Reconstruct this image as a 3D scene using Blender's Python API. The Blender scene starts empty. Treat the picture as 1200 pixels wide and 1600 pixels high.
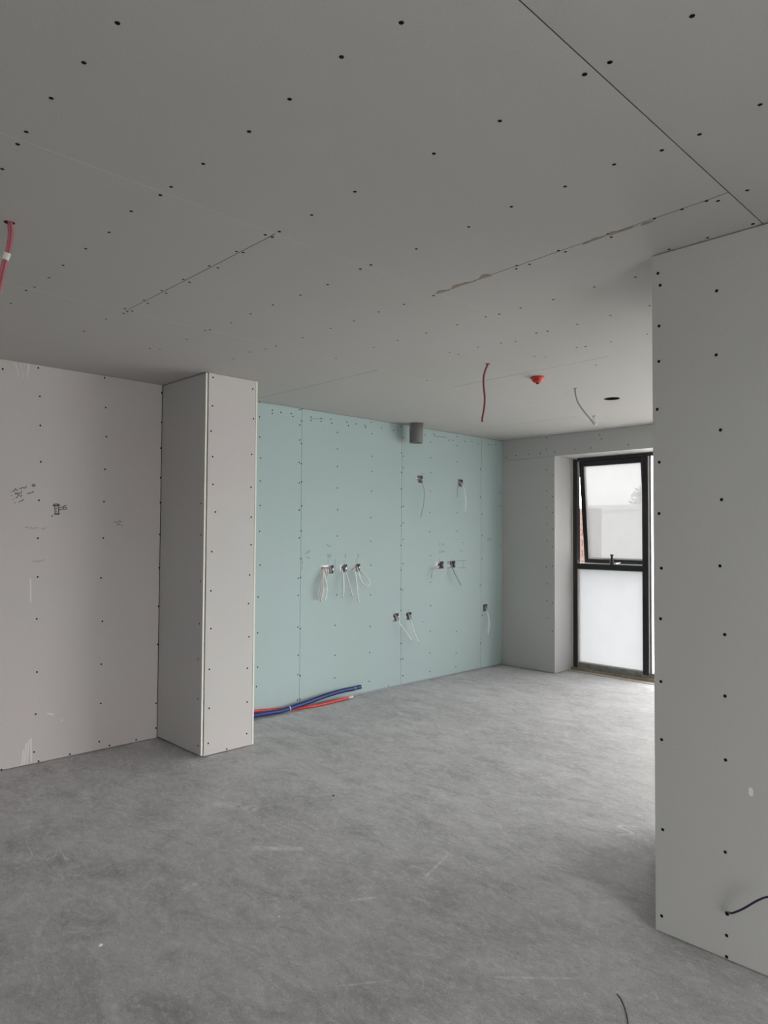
import bpy, bmesh, math, random
from mathutils import Vector, Matrix

S = bpy.context.scene
COL = S.collection
random.seed(11)

# ------------------------------------------------------------------ camera
cam_d = bpy.data.cameras.new('camera')
cam = bpy.data.objects.new('camera', cam_d)
COL.objects.link(cam)
cam_d.sensor_fit = 'HORIZONTAL'
cam_d.sensor_width = 36.0
cam_d.lens = 1096.391 / 1200 * 36
cam_d.clip_start = 0.05
_r = Vector((0.6974241941798973, 0.7166336717355573, 0.005972763793637987))
_u = Vector((0.01822919920290076, -0.026070817124454554, 0.9994938763148499))
_f = Vector((-0.7164266812933072, 0.69696233257564, 0.03124607658220785))
M = Matrix.Identity(4)
for i in range(3):
    M[i][0] = _r[i]; M[i][1] = _u[i]; M[i][2] = -_f[i]
M[2][3] = 1.41722
cam.matrix_world = M
S.camera = cam

# ------------------------------------------------------------------ world, exposure
SKY = 15.4
world = bpy.data.worlds.new('overcast_sky')
S.world = world
world.use_nodes = True
wn = world.node_tree
wn.nodes.clear()
wo = wn.nodes.new('ShaderNodeOutputWorld')
wb = wn.nodes.new('ShaderNodeBackground')
wt = wn.nodes.new('ShaderNodeTexCoord')
ws = wn.nodes.new('ShaderNodeSeparateXYZ')
wr = wn.nodes.new('ShaderNodeValToRGB')
wr.color_ramp.elements[0].position = 0.0
wr.color_ramp.elements[0].color = (0.55, 0.55, 0.54, 1)
wr.color_ramp.elements[1].position = 0.06
wr.color_ramp.elements[1].color = (1.0, 0.982, 0.977, 1)
wn.links.new(wt.outputs['Generated'], ws.inputs[0])
wn.links.new(ws.outputs['Z'], wr.inputs[0])
wn.links.new(wr.outputs[0], wb.inputs[0])
wb.inputs[1].default_value = SKY
wn.links.new(wb.outputs[0], wo.inputs[0])
S.view_settings.view_transform = 'Standard'
S.view_settings.look = 'None'
S.view_settings.exposure = 0.0
S.view_settings.gamma = 1.0
S.view_settings.use_curve_mapping = False
try:
    S.cycles.max_bounces = 16
    S.cycles.diffuse_bounces = 10
    S.cycles.transparent_max_bounces = 16
    S.cycles.sample_clamp_indirect = 6.0
    S.cycles.use_denoising = True
except Exception:
    pass

# ------------------------------------------------------------------ room measurements (metres)
H = 2.45
XT, XL, XP = -4.61714, -4.58811, -3.99835      # teal wall, pink wall, pillar face
YP, YP2 = 2.29246, 2.68547                     # pillar sides
YR, XR = 2.48867, -1.14976                     # partition face and its free end
YW = 6.29798                                   # window wall
XE, YB = 2.6, -3.2                             # walls out of view
XJ = -3.952                                    # window reveal
YF = 6.62                                      # inner face of window frame
TH = 0.0125

def portal(name, loc, rot, sx, sy):
    l = bpy.data.lights.new(name, 'AREA')
    l.shape = 'RECTANGLE'; l.size = sx; l.size_y = sy
    l.cycles.is_portal = True
    o = bpy.data.objects.new(name, l)
    o.location = loc; o.rotation_euler = rot
    COL.objects.link(o)
portal('sky_portal', ((XJ - 1.55) / 2, 6.8, 1.12), (-math.pi / 2, 0, 0), 2.4, 2.24)
portal('sky_portal', (0.6, 6.8, 1.12), (-math.pi / 2, 0, 0), 3.3, 2.24)
portal('sky_portal', (XE + 0.4, 0.1, 1.12), (0, math.pi / 2, 0), 2.24, 2.6)

D={}
D['ceiling']=[[-1.379,0.5788,2.45],[-1.5494,0.5772,2.45],[-1.7327,0.5712,2.45],[-1.9255,0.5755,2.45],[-2.0045,0.5785,2.45],[-2.1729,0.5884,2.45],[-1.136,0.9682,2.45],[-1.3352,0.9773,2.45],[-1.5179,0.9838,2.45],[-1.743,0.9812,2.45],[-1.928,0.9804,2.45],[-1.9997,0.9815,2.45],[-2.1666,0.9652,2.45],[-2.3745,0.9809,2.45],[-2.5728,0.9784,2.45],[-1.5622,1.389,2.45],[-1.7772,1.3935,2.45],[-1.9547,1.3934,2.45],[-2.0104,1.3741,2.45],[-2.0083,1.4021,2.45],[-2.2053,1.382,2.45],[-2.1953,1.4044,2.45],[-0.9735,0.9875,2.45],[-0.5542,1.3855,2.45],[-0.7363,1.3968,2.45],[-0.796,1.3942,2.45],[-1.0361,1.4035,2.45],[-1.2525,1.3994,2.45],[-0.558,1.7908,2.45],[-0.7099,1.8156,2.45],[-0.8112,1.8206,2.45],[-0.936,1.7969,2.45],[-1.0986,1.8099,2.45],[-1.2864,1.8032,2.45],[-1.4728,1.8222,2.45],[-1.7225,1.8311,2.45],[-0.7279,2.2147,2.45],[-0.795,2.4694,2.45],[-0.9431,2.474,2.45],[-1.0792,2.4773,2.45],[-0.8395,2.1971,2.45],[-0.8145,2.2221,2.45],[-0.9161,2.1989,2.45],[-1.0065,2.2009,2.45],[-1.1699,2.2032,2.45],[-1.1756,2.2342,2.45],[-1.3672,2.206,2.45],[-1.3553,2.2342,2.45],[-2.7972,0.9786,2.45],[-2.9763,0.9872,2.45],[-3.1333,0.9825,2.45],[-3.2005,0.9705,2.45],[-3.4352,0.9784,2.45],[-3.3577,1.3809,2.45],[-3.6435,1.3856,2.45],[-3.1371,1.3752,2.45],[-3.1743,1.404,2.45],[-3.2106,1.4017,2.45],[-3.149,1.4158,2.45],[-2.963,1.3855,2.45],[-2.9922,1.4175,2.45],[-2.791,1.3827,2.45],[-2.8073,1.4115,2.45],[-2.6035,1.3833,2.45],[-2.6158,1.4173,2.45],[-2.4,1.3834,2.45],[-2.3936,1.4175,2.45],[-2.0098,1.8183,2.45],[-1.9496,1.8184,2.45],[-2.2309,1.8365,2.45],[-2.4143,1.8358,2.45],[-2.6086,1.8288,2.45],[-2.7912,1.8301,2.45],[-2.9795,1.8415,2.45],[-3.1868,1.8201,2.45],[-3.1604,1.8304,2.45],[-3.4021,1.8314,2.45],[-3.6943,1.8263,2.45],[-3.7227,1.7792,2.45],[-2.3416,2.2349,2.45],[-2.526,2.2459,2.45],[-2.701,2.2446,2.45],[-2.9346,2.2489,2.45],[-3.3859,2.2166,2.45],[-3.5852,2.2364,2.45],[-3.2626,2.2408,2.45],[-3.1759,2.2508,2.45],[-2.8104,2.6472,2.45],[-3.145,2.6571,2.45],[-1.5573,2.2184,2.45],[-1.578,2.2437,2.45],[-1.5153,2.2422,2.45],[-2.0106,2.2479,2.45],[-2.1808,2.2403,2.45],[-1.4657,2.6393,2.45],[-1.2921,2.6528,2.45],[-1.4099,3.0291,2.45],[-1.6713,2.6546,2.45],[-1.8383,2.6487,2.45],[-1.9634,2.6559,2.45],[-2.0319,2.6427,2.45],[-2.2109,2.645,2.45],[-2.4153,2.6449,2.45],[-2.6161,2.6398,2.45],[-1.6039,3.0387,2.45],[-1.7855,3.0503,2.45],[-1.9547,3.0511,2.45],[-2.0142,3.0403,2.45],[-2.1805,3.0946,2.45],[-2.2541,3.0664,2.45],[-2.3948,3.0463,2.45],[-1.8227,3.4555,2.45],[-1.6211,3.452,2.45],[-2.0128,3.4311,2.45],[-1.9676,3.4477,2.45],[-2.5823,3.0251,2.45],[-2.5747,3.0924,2.45],[-2.2883,3.4343,2.45],[-2.2504,3.4921,2.45],[-3.1673,3.4799,2.45],[-2.1403,3.8702,2.45]]
D['left']=[[-4.5881,1.2701,2.3908],[-4.5881,1.4705,2.4317],[-4.5881,1.8833,2.4365],[-4.5881,1.4832,2.2564],[-4.5881,1.8944,2.2403],[-4.5881,1.4895,2.0759],[-4.5881,1.9024,2.0481],[-4.5881,1.4966,1.8511],[-4.5881,1.8975,1.8313],[-4.5881,1.491,1.6121],[-4.5881,1.894,1.6185],[-4.5881,2.2862,2.3954],[-4.5881,2.2897,2.188],[-4.5881,2.2861,2.0069],[-4.5881,2.2879,1.8001],[-4.5881,2.2892,1.6266],[-4.5881,1.4892,1.378],[-4.5881,1.894,1.3794],[-4.5881,1.4927,1.1396],[-4.5881,1.8841,1.1187],[-4.5881,1.4927,0.8829],[-4.5881,1.8982,0.8345],[-4.5881,2.2897,1.4044],[-4.5881,2.2886,1.1727],[-4.5881,2.2882,0.9061],[-4.5881,2.2877,0.6435],[-4.5881,1.5005,0.5575],[-4.5881,1.8961,0.5561],[-4.5881,1.498,0.3017],[-4.5881,1.8979,0.3019],[-4.5881,1.4936,0.0732],[-4.5881,1.8922,0.0557],[-4.5881,1.5206,0.0117],[-4.5881,1.7075,0.0142],[-4.5881,1.9607,0.0172],[-4.5881,2.1426,0.0191],[-4.5881,1.3128,0.0073],[-4.5881,2.2815,0.241],[-4.5881,2.2844,0.0705]]
D['pillar_front']=[[-3.9983,2.3446,2.4212],[-3.9983,2.6472,2.3908],[-3.9983,2.3425,2.2364],[-3.9983,2.6554,2.1895],[-3.9983,2.3353,2.0718],[-3.9983,2.6445,1.9473],[-3.9983,2.3492,1.9082],[-3.9983,2.6423,1.7252],[-3.9983,2.3535,1.7293],[-3.9983,2.3742,1.5525],[-3.9983,2.6469,1.525],[-3.9983,2.3521,1.2969],[-3.9983,2.6477,1.3395],[-3.9984,2.3495,1.0464],[-3.9983,2.6399,1.1373],[-3.9984,2.3532,0.8049],[-3.9984,2.6338,0.9466],[-3.9984,2.6405,0.7256],[-3.9983,2.3459,0.548],[-3.9983,2.6311,0.5185],[-3.9983,2.3481,0.3012],[-3.9983,2.6325,0.2949],[-3.9983,2.3451,0.0801],[-3.9983,2.632,0.087],[-3.9983,2.4814,0.0167]]
D['pillar_side']=[[-4.0398,2.2925,1.6051],[-4.0343,2.2925,1.4042],[-4.0289,2.2925,1.1087],[-4.0382,2.2925,0.8376],[-4.0488,2.2925,0.613],[-4.0445,2.2925,0.3615],[-4.0335,2.2925,0.0691]]
D['right']=[[-1.1262,2.4887,2.3776],[-1.1181,2.4887,2.3315],[-0.9198,2.4887,2.262],[-1.1232,2.4887,2.1823],[-0.9232,2.4887,2.04],[-1.1249,2.4887,2.0524],[-1.1319,2.4887,1.8775],[-0.9113,2.4887,1.7794],[-1.1256,2.4887,1.6837],[-0.9097,2.4887,1.5409],[-1.1276,2.4887,1.4972],[-0.9168,2.4887,1.3153],[-1.1206,2.4887,1.2997],[-1.1244,2.4887,1.1174],[-0.9034,2.4887,1.0841],[-1.1248,2.4887,0.8924],[-0.9043,2.4887,0.8777],[-1.1233,2.4887,0.6858],[-0.9045,2.4887,0.6646],[-1.1215,2.4887,0.368],[-0.9081,2.4887,0.3582],[-1.1273,2.4887,0.0629],[-0.9063,2.4887,0.0844],[-0.9069,2.4887,0.0142]]
D['teal']=[[-4.6171,3.1212,2.4485],[-4.6171,3.1228,2.3302],[-4.6171,3.125,2.1714],[-4.6171,3.1377,2.0084],[-4.6171,3.1339,1.8265],[-4.6171,3.1365,1.6349],[-4.6171,3.1351,1.4313],[-4.6171,3.5151,2.4371],[-4.6171,3.5382,2.4457],[-4.6171,3.5348,2.3466],[-4.6171,3.5167,2.3111],[-4.6171,3.5182,2.187],[-4.6171,3.5347,2.1589],[-4.6171,3.5158,2.0017],[-4.6171,3.5367,1.9921],[-4.6171,3.5179,1.8318],[-4.6171,3.5408,1.8423],[-4.6171,3.5206,1.6088],[-4.6171,3.5456,1.6446],[-4.6171,3.5234,1.3806],[-4.6171,3.5434,1.4359],[-4.6171,3.5416,1.2094],[-4.6171,3.241,2.3984],[-4.6171,3.2413,2.3733],[-4.6171,3.3262,2.3911],[-4.6171,3.4288,2.3948],[-4.6171,3.445,2.3729],[-4.6171,3.6351,2.3922],[-4.6171,3.6331,2.3637],[-4.6171,3.741,2.3936],[-4.6171,3.7413,2.3688],[-4.6171,3.847,2.3986],[-4.6171,3.8598,2.3653],[-4.6171,4.0306,2.3948],[-4.6171,4.0492,2.3653],[-4.6171,4.1387,2.3913],[-4.6171,4.2468,2.3895],[-4.6171,4.2552,2.3723],[-4.6171,4.4537,2.388],[-4.6171,4.6078,2.386],[-4.6171,4.3236,2.4287],[-4.6171,5.044,2.3847],[-4.6171,5.1784,2.4053],[-4.6171,5.3133,2.3921],[-4.6171,5.3996,2.369],[-4.6171,5.466,2.3732],[-4.6171,5.5296,2.4186],[-4.6171,5.6597,2.3804],[-4.6171,5.7704,2.3911],[-4.6171,5.8761,2.3751],[-4.6171,6.0541,2.3869],[-4.6171,6.1095,2.3872],[-4.6171,6.1815,2.394],[-4.6171,3.9237,2.2928],[-4.6171,3.9252,2.1491],[-4.6171,3.9268,1.9958],[-4.6171,3.9287,1.8118],[-4.6171,3.9333,1.6223],[-4.6171,3.9331,1.3962],[-4.6171,4.3329,2.3238],[-4.6171,4.3347,2.1204],[-4.6171,4.336,1.9823],[-4.6171,4.332,1.8036],[-4.6171,4.3259,1.5626],[-4.6171,4.325,1.3507],[-4.6171,4.7121,2.4313],[-4.6171,4.7401,2.3279],[-4.6171,4.717,2.1814],[-4.6171,4.7414,2.1537],[-4.6171,4.7422,2.0433],[-4.6171,4.7184,1.9972],[-4.6171,4.7165,1.8406],[-4.6171,4.7449,1.679],[-4.6171,4.7208,1.6698],[-4.6171,4.7461,1.5225],[-4.6171,4.7191,1.4968],[-4.6171,4.7472,1.3663],[-4.6171,4.7174,1.3116],[-4.6171,5.1259,2.3267],[-4.6171,5.1268,2.1698],[-4.6171,5.1277,2.024],[-4.6171,5.1287,1.841],[-4.6171,5.1201,1.6315],[-4.6171,5.118,1.4426],[-4.6171,5.1292,1.2079],[-4.6171,5.53,2.3264],[-4.6171,5.5307,2.1608],[-4.6171,5.5329,1.6376],[-4.6171,5.5337,1.4499],[-4.6171,5.915,2.1113],[-4.6171,5.9158,1.8137],[-4.6171,5.947,1.6361],[-4.6171,5.9476,1.4076],[-4.6171,5.9482,1.1606],[-4.6171,6.2716,1.8774],[-4.6171,6.2718,1.7299],[-4.6171,6.2642,1.3009],[-4.6171,3.1429,1.1683],[-4.6171,3.1276,0.9194],[-4.6171,3.1273,0.6412],[-4.6171,3.1309,0.3756],[-4.6171,3.1206,0.2267],[-4.6171,3.5182,1.0503],[-4.6171,3.5411,1.0549],[-4.6171,3.5177,0.9094],[-4.6171,3.5185,0.652],[-4.6171,3.5416,0.6354],[-4.6171,3.5236,0.4221],[-4.6171,3.521,0.2643],[-4.6171,3.5463,0.2536],[-4.6171,3.5212,0.0593],[-4.6171,3.5463,0.0626],[-4.6171,3.9334,0.8916],[-4.6171,3.916,0.6324],[-4.6171,3.9162,0.3767],[-4.6171,3.9158,0.1845],[-4.6171,4.3325,1.1347],[-4.6171,4.3293,0.8695],[-4.6171,4.3264,0.5851],[-4.6171,4.323,0.3536],[-4.6171,4.3198,0.0989],[-4.6171,4.7428,1.1384],[-4.6171,4.7222,1.0781],[-4.6171,4.7416,0.8926],[-4.6171,4.7145,0.9023],[-4.6171,4.722,0.701],[-4.6171,4.7472,0.5399],[-4.6171,4.7243,0.3917],[-4.6171,4.7494,0.247],[-4.6171,4.7194,0.2464],[-4.6171,4.7505,0.0903],[-4.6171,4.5624,0.0239],[-4.6171,5.134,0.9468],[-4.6171,5.1353,0.7173],[-4.6171,5.1302,0.4691],[-4.6171,5.1249,0.2609],[-4.6171,5.126,0.0806],[-4.6171,5.5309,0.4322],[-4.6171,5.5248,0.2156],[-4.6171,5.5183,0.0764],[-4.6171,5.9145,0.8845],[-4.6171,5.9238,0.2715],[-4.6171,5.9497,0.5636]]
D['far']=[[-3.444,6.298,2.4005],[-3.4263,6.298,2.3607],[-3.1485,6.298,2.2803],[-3.718,6.298,2.2824],[-3.5407,6.298,2.2811],[-4.0518,6.298,2.4331],[-4.052,6.298,2.3099],[-4.0523,6.298,2.0955],[-3.9759,6.298,2.0333],[-4.0486,6.298,1.8761],[-3.9762,6.298,1.8158],[-4.0488,6.298,1.7045],[-3.9765,6.298,1.6508],[-4.045,6.298,1.5297],[-3.9768,6.298,1.4773],[-4.0453,6.298,1.3552],[-3.9772,6.298,1.2919],[-4.0538,6.298,1.0849],[-3.9815,6.298,1.0963],[-4.0459,6.298,0.9114],[-4.0462,6.298,0.7378],[-3.9782,6.298,0.7168],[-4.0465,6.298,0.5558],[-3.9787,6.298,0.4295],[-4.5639,6.298,2.2635],[-4.4356,6.298,2.2741],[-4.2699,6.298,2.274],[-4.1236,6.298,2.2716],[-3.9515,6.298,2.2755]]
D['near_idx']=[0,1,2,3,4,5,6,7,8,9,10,11,12,13,14,15,16,17,18,19,20,21,22,23,24,25,26,27,28,29,30,31,32,33,34,35,36,37,38,39,40,41,42,43,44,45,46,47,48,49,50,51,61,62,63,64,65,66,67,68,69,70,89,90,91,92,94,95,97]
D['boxes']=[[3.826,1.1113],[4.0074,1.1168],[4.1606,1.1179],[4.9729,1.9472],[5.5842,1.9451],[5.2628,1.1111],[5.4437,1.1143],[4.6535,0.643],[4.8255,0.6416],[6.0012,0.6394]]
D['cables']=[[[-4.6421,3.7901,1.134],[-4.5821,3.7503,1.0883],[-4.5621,3.7332,1.0009],[-4.5571,3.7232,0.9219],[-4.5671,3.7121,0.8599]],[[-4.6471,3.7984,1.1291],[-4.5971,3.7457,1.0521],[-4.5871,3.7153,1.0004],[-4.5871,3.7017,0.9389],[-4.5871,3.7139,0.8672]],[[-4.6471,3.8218,1.1284],[-4.5951,3.7755,1.0779],[-4.5761,3.778,1.0116],[-4.5741,3.7857,0.9532],[-4.5771,3.7829,0.9084],[-4.5771,3.769,0.8601]],[[-4.6471,3.8512,1.1275],[-4.5971,3.8104,1.0766],[-4.5991,3.8027,1.0228],[-4.6021,3.8017,0.9687]],[[-4.6471,3.8102,1.1151],[-4.5721,3.7284,1.0361],[-4.5771,3.7219,0.9562],[-4.5871,3.7222,0.8934]],[[-4.6421,3.999,1.1235],[-4.5821,3.966,1.0718],[-4.5621,3.9598,0.9908],[-4.5571,3.955,0.923],[-4.5671,3.9521,0.877]],[[-4.6421,4.0463,1.1267],[-4.5821,4.0055,1.0796],[-4.5621,4.013,1.0205],[-4.5571,4.0339,0.9464],[-4.5671,4.0681,0.8772]],[[-4.6421,4.1589,1.1283],[-4.5941,4.1118,1.0987],[-4.5701,4.1032,1.0535],[-4.5601,4.1107,0.9656],[-4.5591,4.12,0.8817],[-4.5671,4.1436,0.817]],[[-4.6421,4.1798,1.1277],[-4.5771,4.1438,1.0797],[-4.5571,4.1515,1.0151],[-4.5471,4.1744,0.9773],[-4.5271,4.2006,0.9632],[-4.5171,4.2232,0.9744],[-4.5271,4.2225,1.0137],[-4.5471,4.1992,1.0464],[-4.5821,4.1801,1.0736]],[[-4.6421,5.0097,1.9652],[-4.6021,4.9819,1.92],[-4.5755,4.9836,1.8673],[-4.5621,4.9793,1.8049],[-4.5588,4.9628,1.6913],[-4.5605,4.9483,1.6499],[-4.5671,4.9349,1.5833]],[[-4.6421,5.6092,1.9681],[-4.5821,5.5709,1.9164],[-4.5551,5.5766,1.8637],[-4.5471,5.5826,1.7764],[-4.5491,5.587,1.7113],[-4.5571,5.5842,1.646]],[[-4.6421,5.5964,1.9563],[-4.5871,5.5176,1.9057],[-4.5871,5.5025,1.8669],[-4.5971,5.5131,1.8025]],[[-4.6291,5.2669,1.1042],[-4.5871,5.1625,1.0804],[-4.5771,5.1187,1.0479],[-4.5871,5.1161,0.9978]],[[-4.6421,5.4631,1.1373],[-4.5771,5.4165,1.0828],[-4.5571,5.4427,1.0122],[-4.5471,5.5112,0.9103]],[[-4.6421,4.67,0.6663],[-4.5721,4.635,0.6161],[-4.5471,4.6804,0.5459],[-4.5371,4.7853,0.4285]],[[-4.6421,4.8471,0.6631],[-4.5671,4.8011,0.603],[-4.5471,4.8244,0.5032],[-4.5371,4.8805,0.3889]],[[-4.6421,6.0244,0.6551],[-4.5821,5.987,0.606],[-4.5621,5.9923,0.5174],[-4.5571,5.9859,0.4287],[-4.5671,5.9771,0.3613]]]
D['red_cable']=[[-2.5888,3.3865,2.48],[-2.5888,3.3865,2.4454],[-2.5978,3.3772,2.4148],[-2.604,3.3708,2.3823],[-2.6067,3.3681,2.3465],[-2.6048,3.37,2.3011],[-2.6012,3.3737,2.2493],[-2.6025,3.3724,2.1909],[-2.6074,3.3674,2.1456],[-2.6109,3.3637,2.1196],[-2.6113,3.3633,2.0963]]
D['white_cable']=[[-2.5829,4.3826,2.48],[-2.5829,4.3826,2.4442],[-2.5821,4.3835,2.413],[-2.5764,4.3893,2.3798],[-2.5687,4.3973,2.3467],[-2.5443,4.4223,2.2929],[-2.5156,4.4518,2.2434],[-2.5013,4.4665,2.2187],[-2.4907,4.4774,2.1947]]
D['white_fold']=[[-2.4907,4.4774,2.1947],[-2.4855,4.4827,2.1915],[-2.4795,4.4889,2.2039],[-2.4883,4.4798,2.2262],[-2.4943,4.4737,2.2469]]
D['white_coreA']=[[-2.4938,4.4743,2.2436],[-2.4969,4.471,2.2519],[-2.5012,4.4666,2.256]]
D['white_coreB']=[[-2.4938,4.4743,2.2436],[-2.4903,4.4778,2.2511],[-2.4854,4.4829,2.257]]
D['pink_hole']=[-2.5365,0.7119,2.45]
D['pinkA']=[[-2.5415,0.7069,2.48],[-2.5372,0.7112,2.4459],[-2.5358,0.7127,2.4222],[-2.5364,0.712,2.3976],[-2.5403,0.708,2.3559],[-2.5468,0.7014,2.3256],[-2.5518,0.6963,2.2953],[-2.5576,0.6903,2.2518],[-2.5622,0.6856,2.214]]
D['pinkB']=[[-2.5315,0.7169,2.48],[-2.5313,0.7173,2.4441],[-2.5292,0.7195,2.4185],[-2.5304,0.7182,2.39],[-2.5351,0.7134,2.3521],[-2.5407,0.7077,2.3199],[-2.5458,0.7024,2.2878],[-2.5516,0.6965,2.2424],[-2.5569,0.691,2.2084]]
D['tape']=[[-2.5393,0.7091,2.3474],[-2.5447,0.7036,2.3246]]
D['purple']=[[-0.9041,2.5087,0.1571],[-0.892,2.4807,0.1667],[-0.8807,2.4687,0.1749],[-0.8611,2.4587,0.1918],[-0.8418,2.4487,0.21],[-0.8206,2.4437,0.231],[-0.8035,2.4387,0.2492],[-0.7845,2.4387,0.2663],[-0.7657,2.4387,0.2799],[-0.7343,2.4387,0.2948]]
D['blue']=[[-4.545,3.0202,0.0294],[-4.545,3.057,0.03],[-4.54,3.1445,0.0274],[-4.535,3.2174,0.0265],[-4.533,3.3051,0.0219],[-4.533,3.3732,0.0204],[-4.54,3.5303,0.0255],[-4.552,3.6853,0.0409],[-4.566,3.8481,0.0596],[-4.576,3.9874,0.0703],[-4.583,4.0945,0.0713],[-4.588,4.1886,0.0739]]
D['red']=[[-4.597,3.0543,0.0493],[-4.597,3.0915,0.0456],[-4.595,3.2042,0.035],[-4.58,3.3392,0.0241],[-4.56,3.428,0.0165],[-4.53,3.5706,0.0131],[-4.52,3.7342,0.0165],[-4.522,3.8629,0.0177],[-4.524,3.989,0.02]]
D['red_tip']=[[-4.525,3.9899,0.0197],[-4.525,4.0433,0.0213]]
D['blue_tip']=[[-4.589,4.1895,0.0736],[-4.589,4.209,0.0749]]
D['torn']=[[[-1.991,2.2397,2.45],[-1.9693,2.2237,2.45],[-1.9528,2.217,2.45],[-1.9389,2.2216,2.45],[-1.9301,2.2304,2.45],[-1.916,2.2398,2.45],[-1.9149,2.2454,2.45],[-1.9785,2.2427,2.45]],[[-1.9054,2.2412,2.45],[-1.8852,2.2208,2.45],[-1.8646,2.2101,2.45],[-1.8492,2.2123,2.45],[-1.8414,2.2201,2.45],[-1.8238,2.2159,2.45],[-1.8064,2.2203,2.45],[-1.7929,2.2294,2.45],[-1.7718,2.229,2.45],[-1.766,2.239,2.45],[-1.8396,2.235,2.45]],[[-1.744,2.2231,2.45],[-1.7249,2.209,2.45],[-1.7089,2.2005,2.45],[-1.6971,2.2041,2.45],[-1.6867,2.2145,2.45],[-1.6864,2.235,2.45],[-1.7547,2.2334,2.45]],[[-1.282,2.2226,2.45],[-1.2646,2.2108,2.45],[-1.252,2.2106,2.45],[-1.2337,2.2036,2.45],[-1.2143,2.198,2.45],[-1.2034,2.2058,2.45],[-1.1926,2.2136,2.45],[-1.1805,2.2134,2.45],[-1.2365,2.2197,2.45]],[[-1.174,2.2106,2.45],[-1.1627,2.1948,2.45],[-1.1521,2.1934,2.45],[-1.1415,2.201,2.45],[-1.13,2.2067,2.45],[-1.1135,2.2025,2.45],[-1.0991,2.2023,2.45],[-1.0862,2.2066,2.45],[-1.0764,2.2135,2.45],[-1.0686,2.2127,2.45],[-1.1162,2.2174,2.45],[-1.1699,2.2178,2.45]],[[-1.0623,2.219,2.45],[-1.0512,2.2073,2.45],[-1.0399,2.2046,2.45],[-1.0313,2.2076,2.45],[-1.0221,2.2112,2.45],[-1.0112,2.2111,2.45],[-1.0244,2.2201,2.45],[-1.0431,2.2211,2.45]]]
D['crumbs']=[[-2.428,1.0186,0.0],[-2.1549,1.5679,0.0],[-2.9336,2.4857,0.0],[-3.5137,2.0506,0.0],[-2.6291,1.8878,0.0]]
D['thread']=[[-1.0776,2.0642,0.002],[-1.0593,2.0531,0.002],[-1.0372,2.0299,0.002],[-1.017,2.004,0.002],[-0.9974,1.975,0.002],[-0.9804,1.9449,0.002]]
D['note']=[[[-4.5881,1.3377,1.6573],[-4.5881,1.342,1.6632],[-4.5881,1.3469,1.6602],[-4.5881,1.3514,1.6676],[-4.5881,1.3544,1.678],[-4.5881,1.3592,1.6719],[-4.5881,1.3639,1.6661],[-4.5881,1.3681,1.6739]],[[-4.5881,1.3773,1.6747],[-4.5881,1.3828,1.682],[-4.5881,1.3876,1.6769],[-4.5881,1.3906,1.6843],[-4.5881,1.394,1.6881],[-4.5881,1.4002,1.685],[-4.5881,1.4031,1.6811],[-4.5881,1.4073,1.6876],[-4.5881,1.4128,1.6833],[-4.5881,1.4166,1.6995]],[[-4.5881,1.3532,1.6406],[-4.5881,1.3586,1.6539],[-4.5881,1.3615,1.643],[-4.5881,1.3656,1.648],[-4.5881,1.3711,1.6543],[-4.5881,1.374,1.6507],[-4.5881,1.379,1.6479],[-4.5881,1.3827,1.6528],[-4.5881,1.3862,1.6503],[-4.5881,1.3904,1.6666]],[[-4.5881,1.357,1.6195],[-4.5881,1.3618,1.6269],[-4.5881,1.3665,1.623],[-4.5881,1.3712,1.6422],[-4.5881,1.3761,1.64],[-4.5881,1.3815,1.6348],[-4.5881,1.3863,1.6302],[-4.5881,1.3904,1.6388],[-4.5881,1.395,1.6338]],[[-4.5881,1.3747,1.5961],[-4.5881,1.3792,1.6002],[-4.5881,1.3838,1.5996],[-4.5881,1.3879,1.605],[-4.5881,1.393,1.6032],[-4.5881,1.396,1.6085],[-4.5881,1.4009,1.6139],[-4.5881,1.4056,1.6115]],[[-4.5881,1.4221,1.6467],[-4.5881,1.4268,1.6527],[-4.5881,1.4321,1.6501],[-4.5881,1.436,1.6561],[-4.5881,1.4408,1.6534],[-4.5881,1.4453,1.6584],[-4.5881,1.4518,1.6568],[-4.5881,1.455,1.6662],[-4.5881,1.4615,1.6602]],[[-4.5881,1.4469,1.7016],[-4.5881,1.4541,1.7099],[-4.5881,1.4671,1.7086],[-4.5881,1.4654,1.6987],[-4.5881,1.4544,1.6942],[-4.5881,1.4488,1.7017]],[[-4.5881,1.4542,1.706],[-4.5881,1.4617,1.6985]],[[-4.5881,1.3235,1.6555],[-4.5881,1.327,1.6541]],[[-4.5881,1.3317,1.6339],[-4.5881,1.3381,1.633]],[[-4.5881,1.3414,1.6123],[-4.5881,1.3478,1.6114]],[[-4.5881,1.3524,1.5922],[-4.5881,1.3582,1.5916]]]
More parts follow.
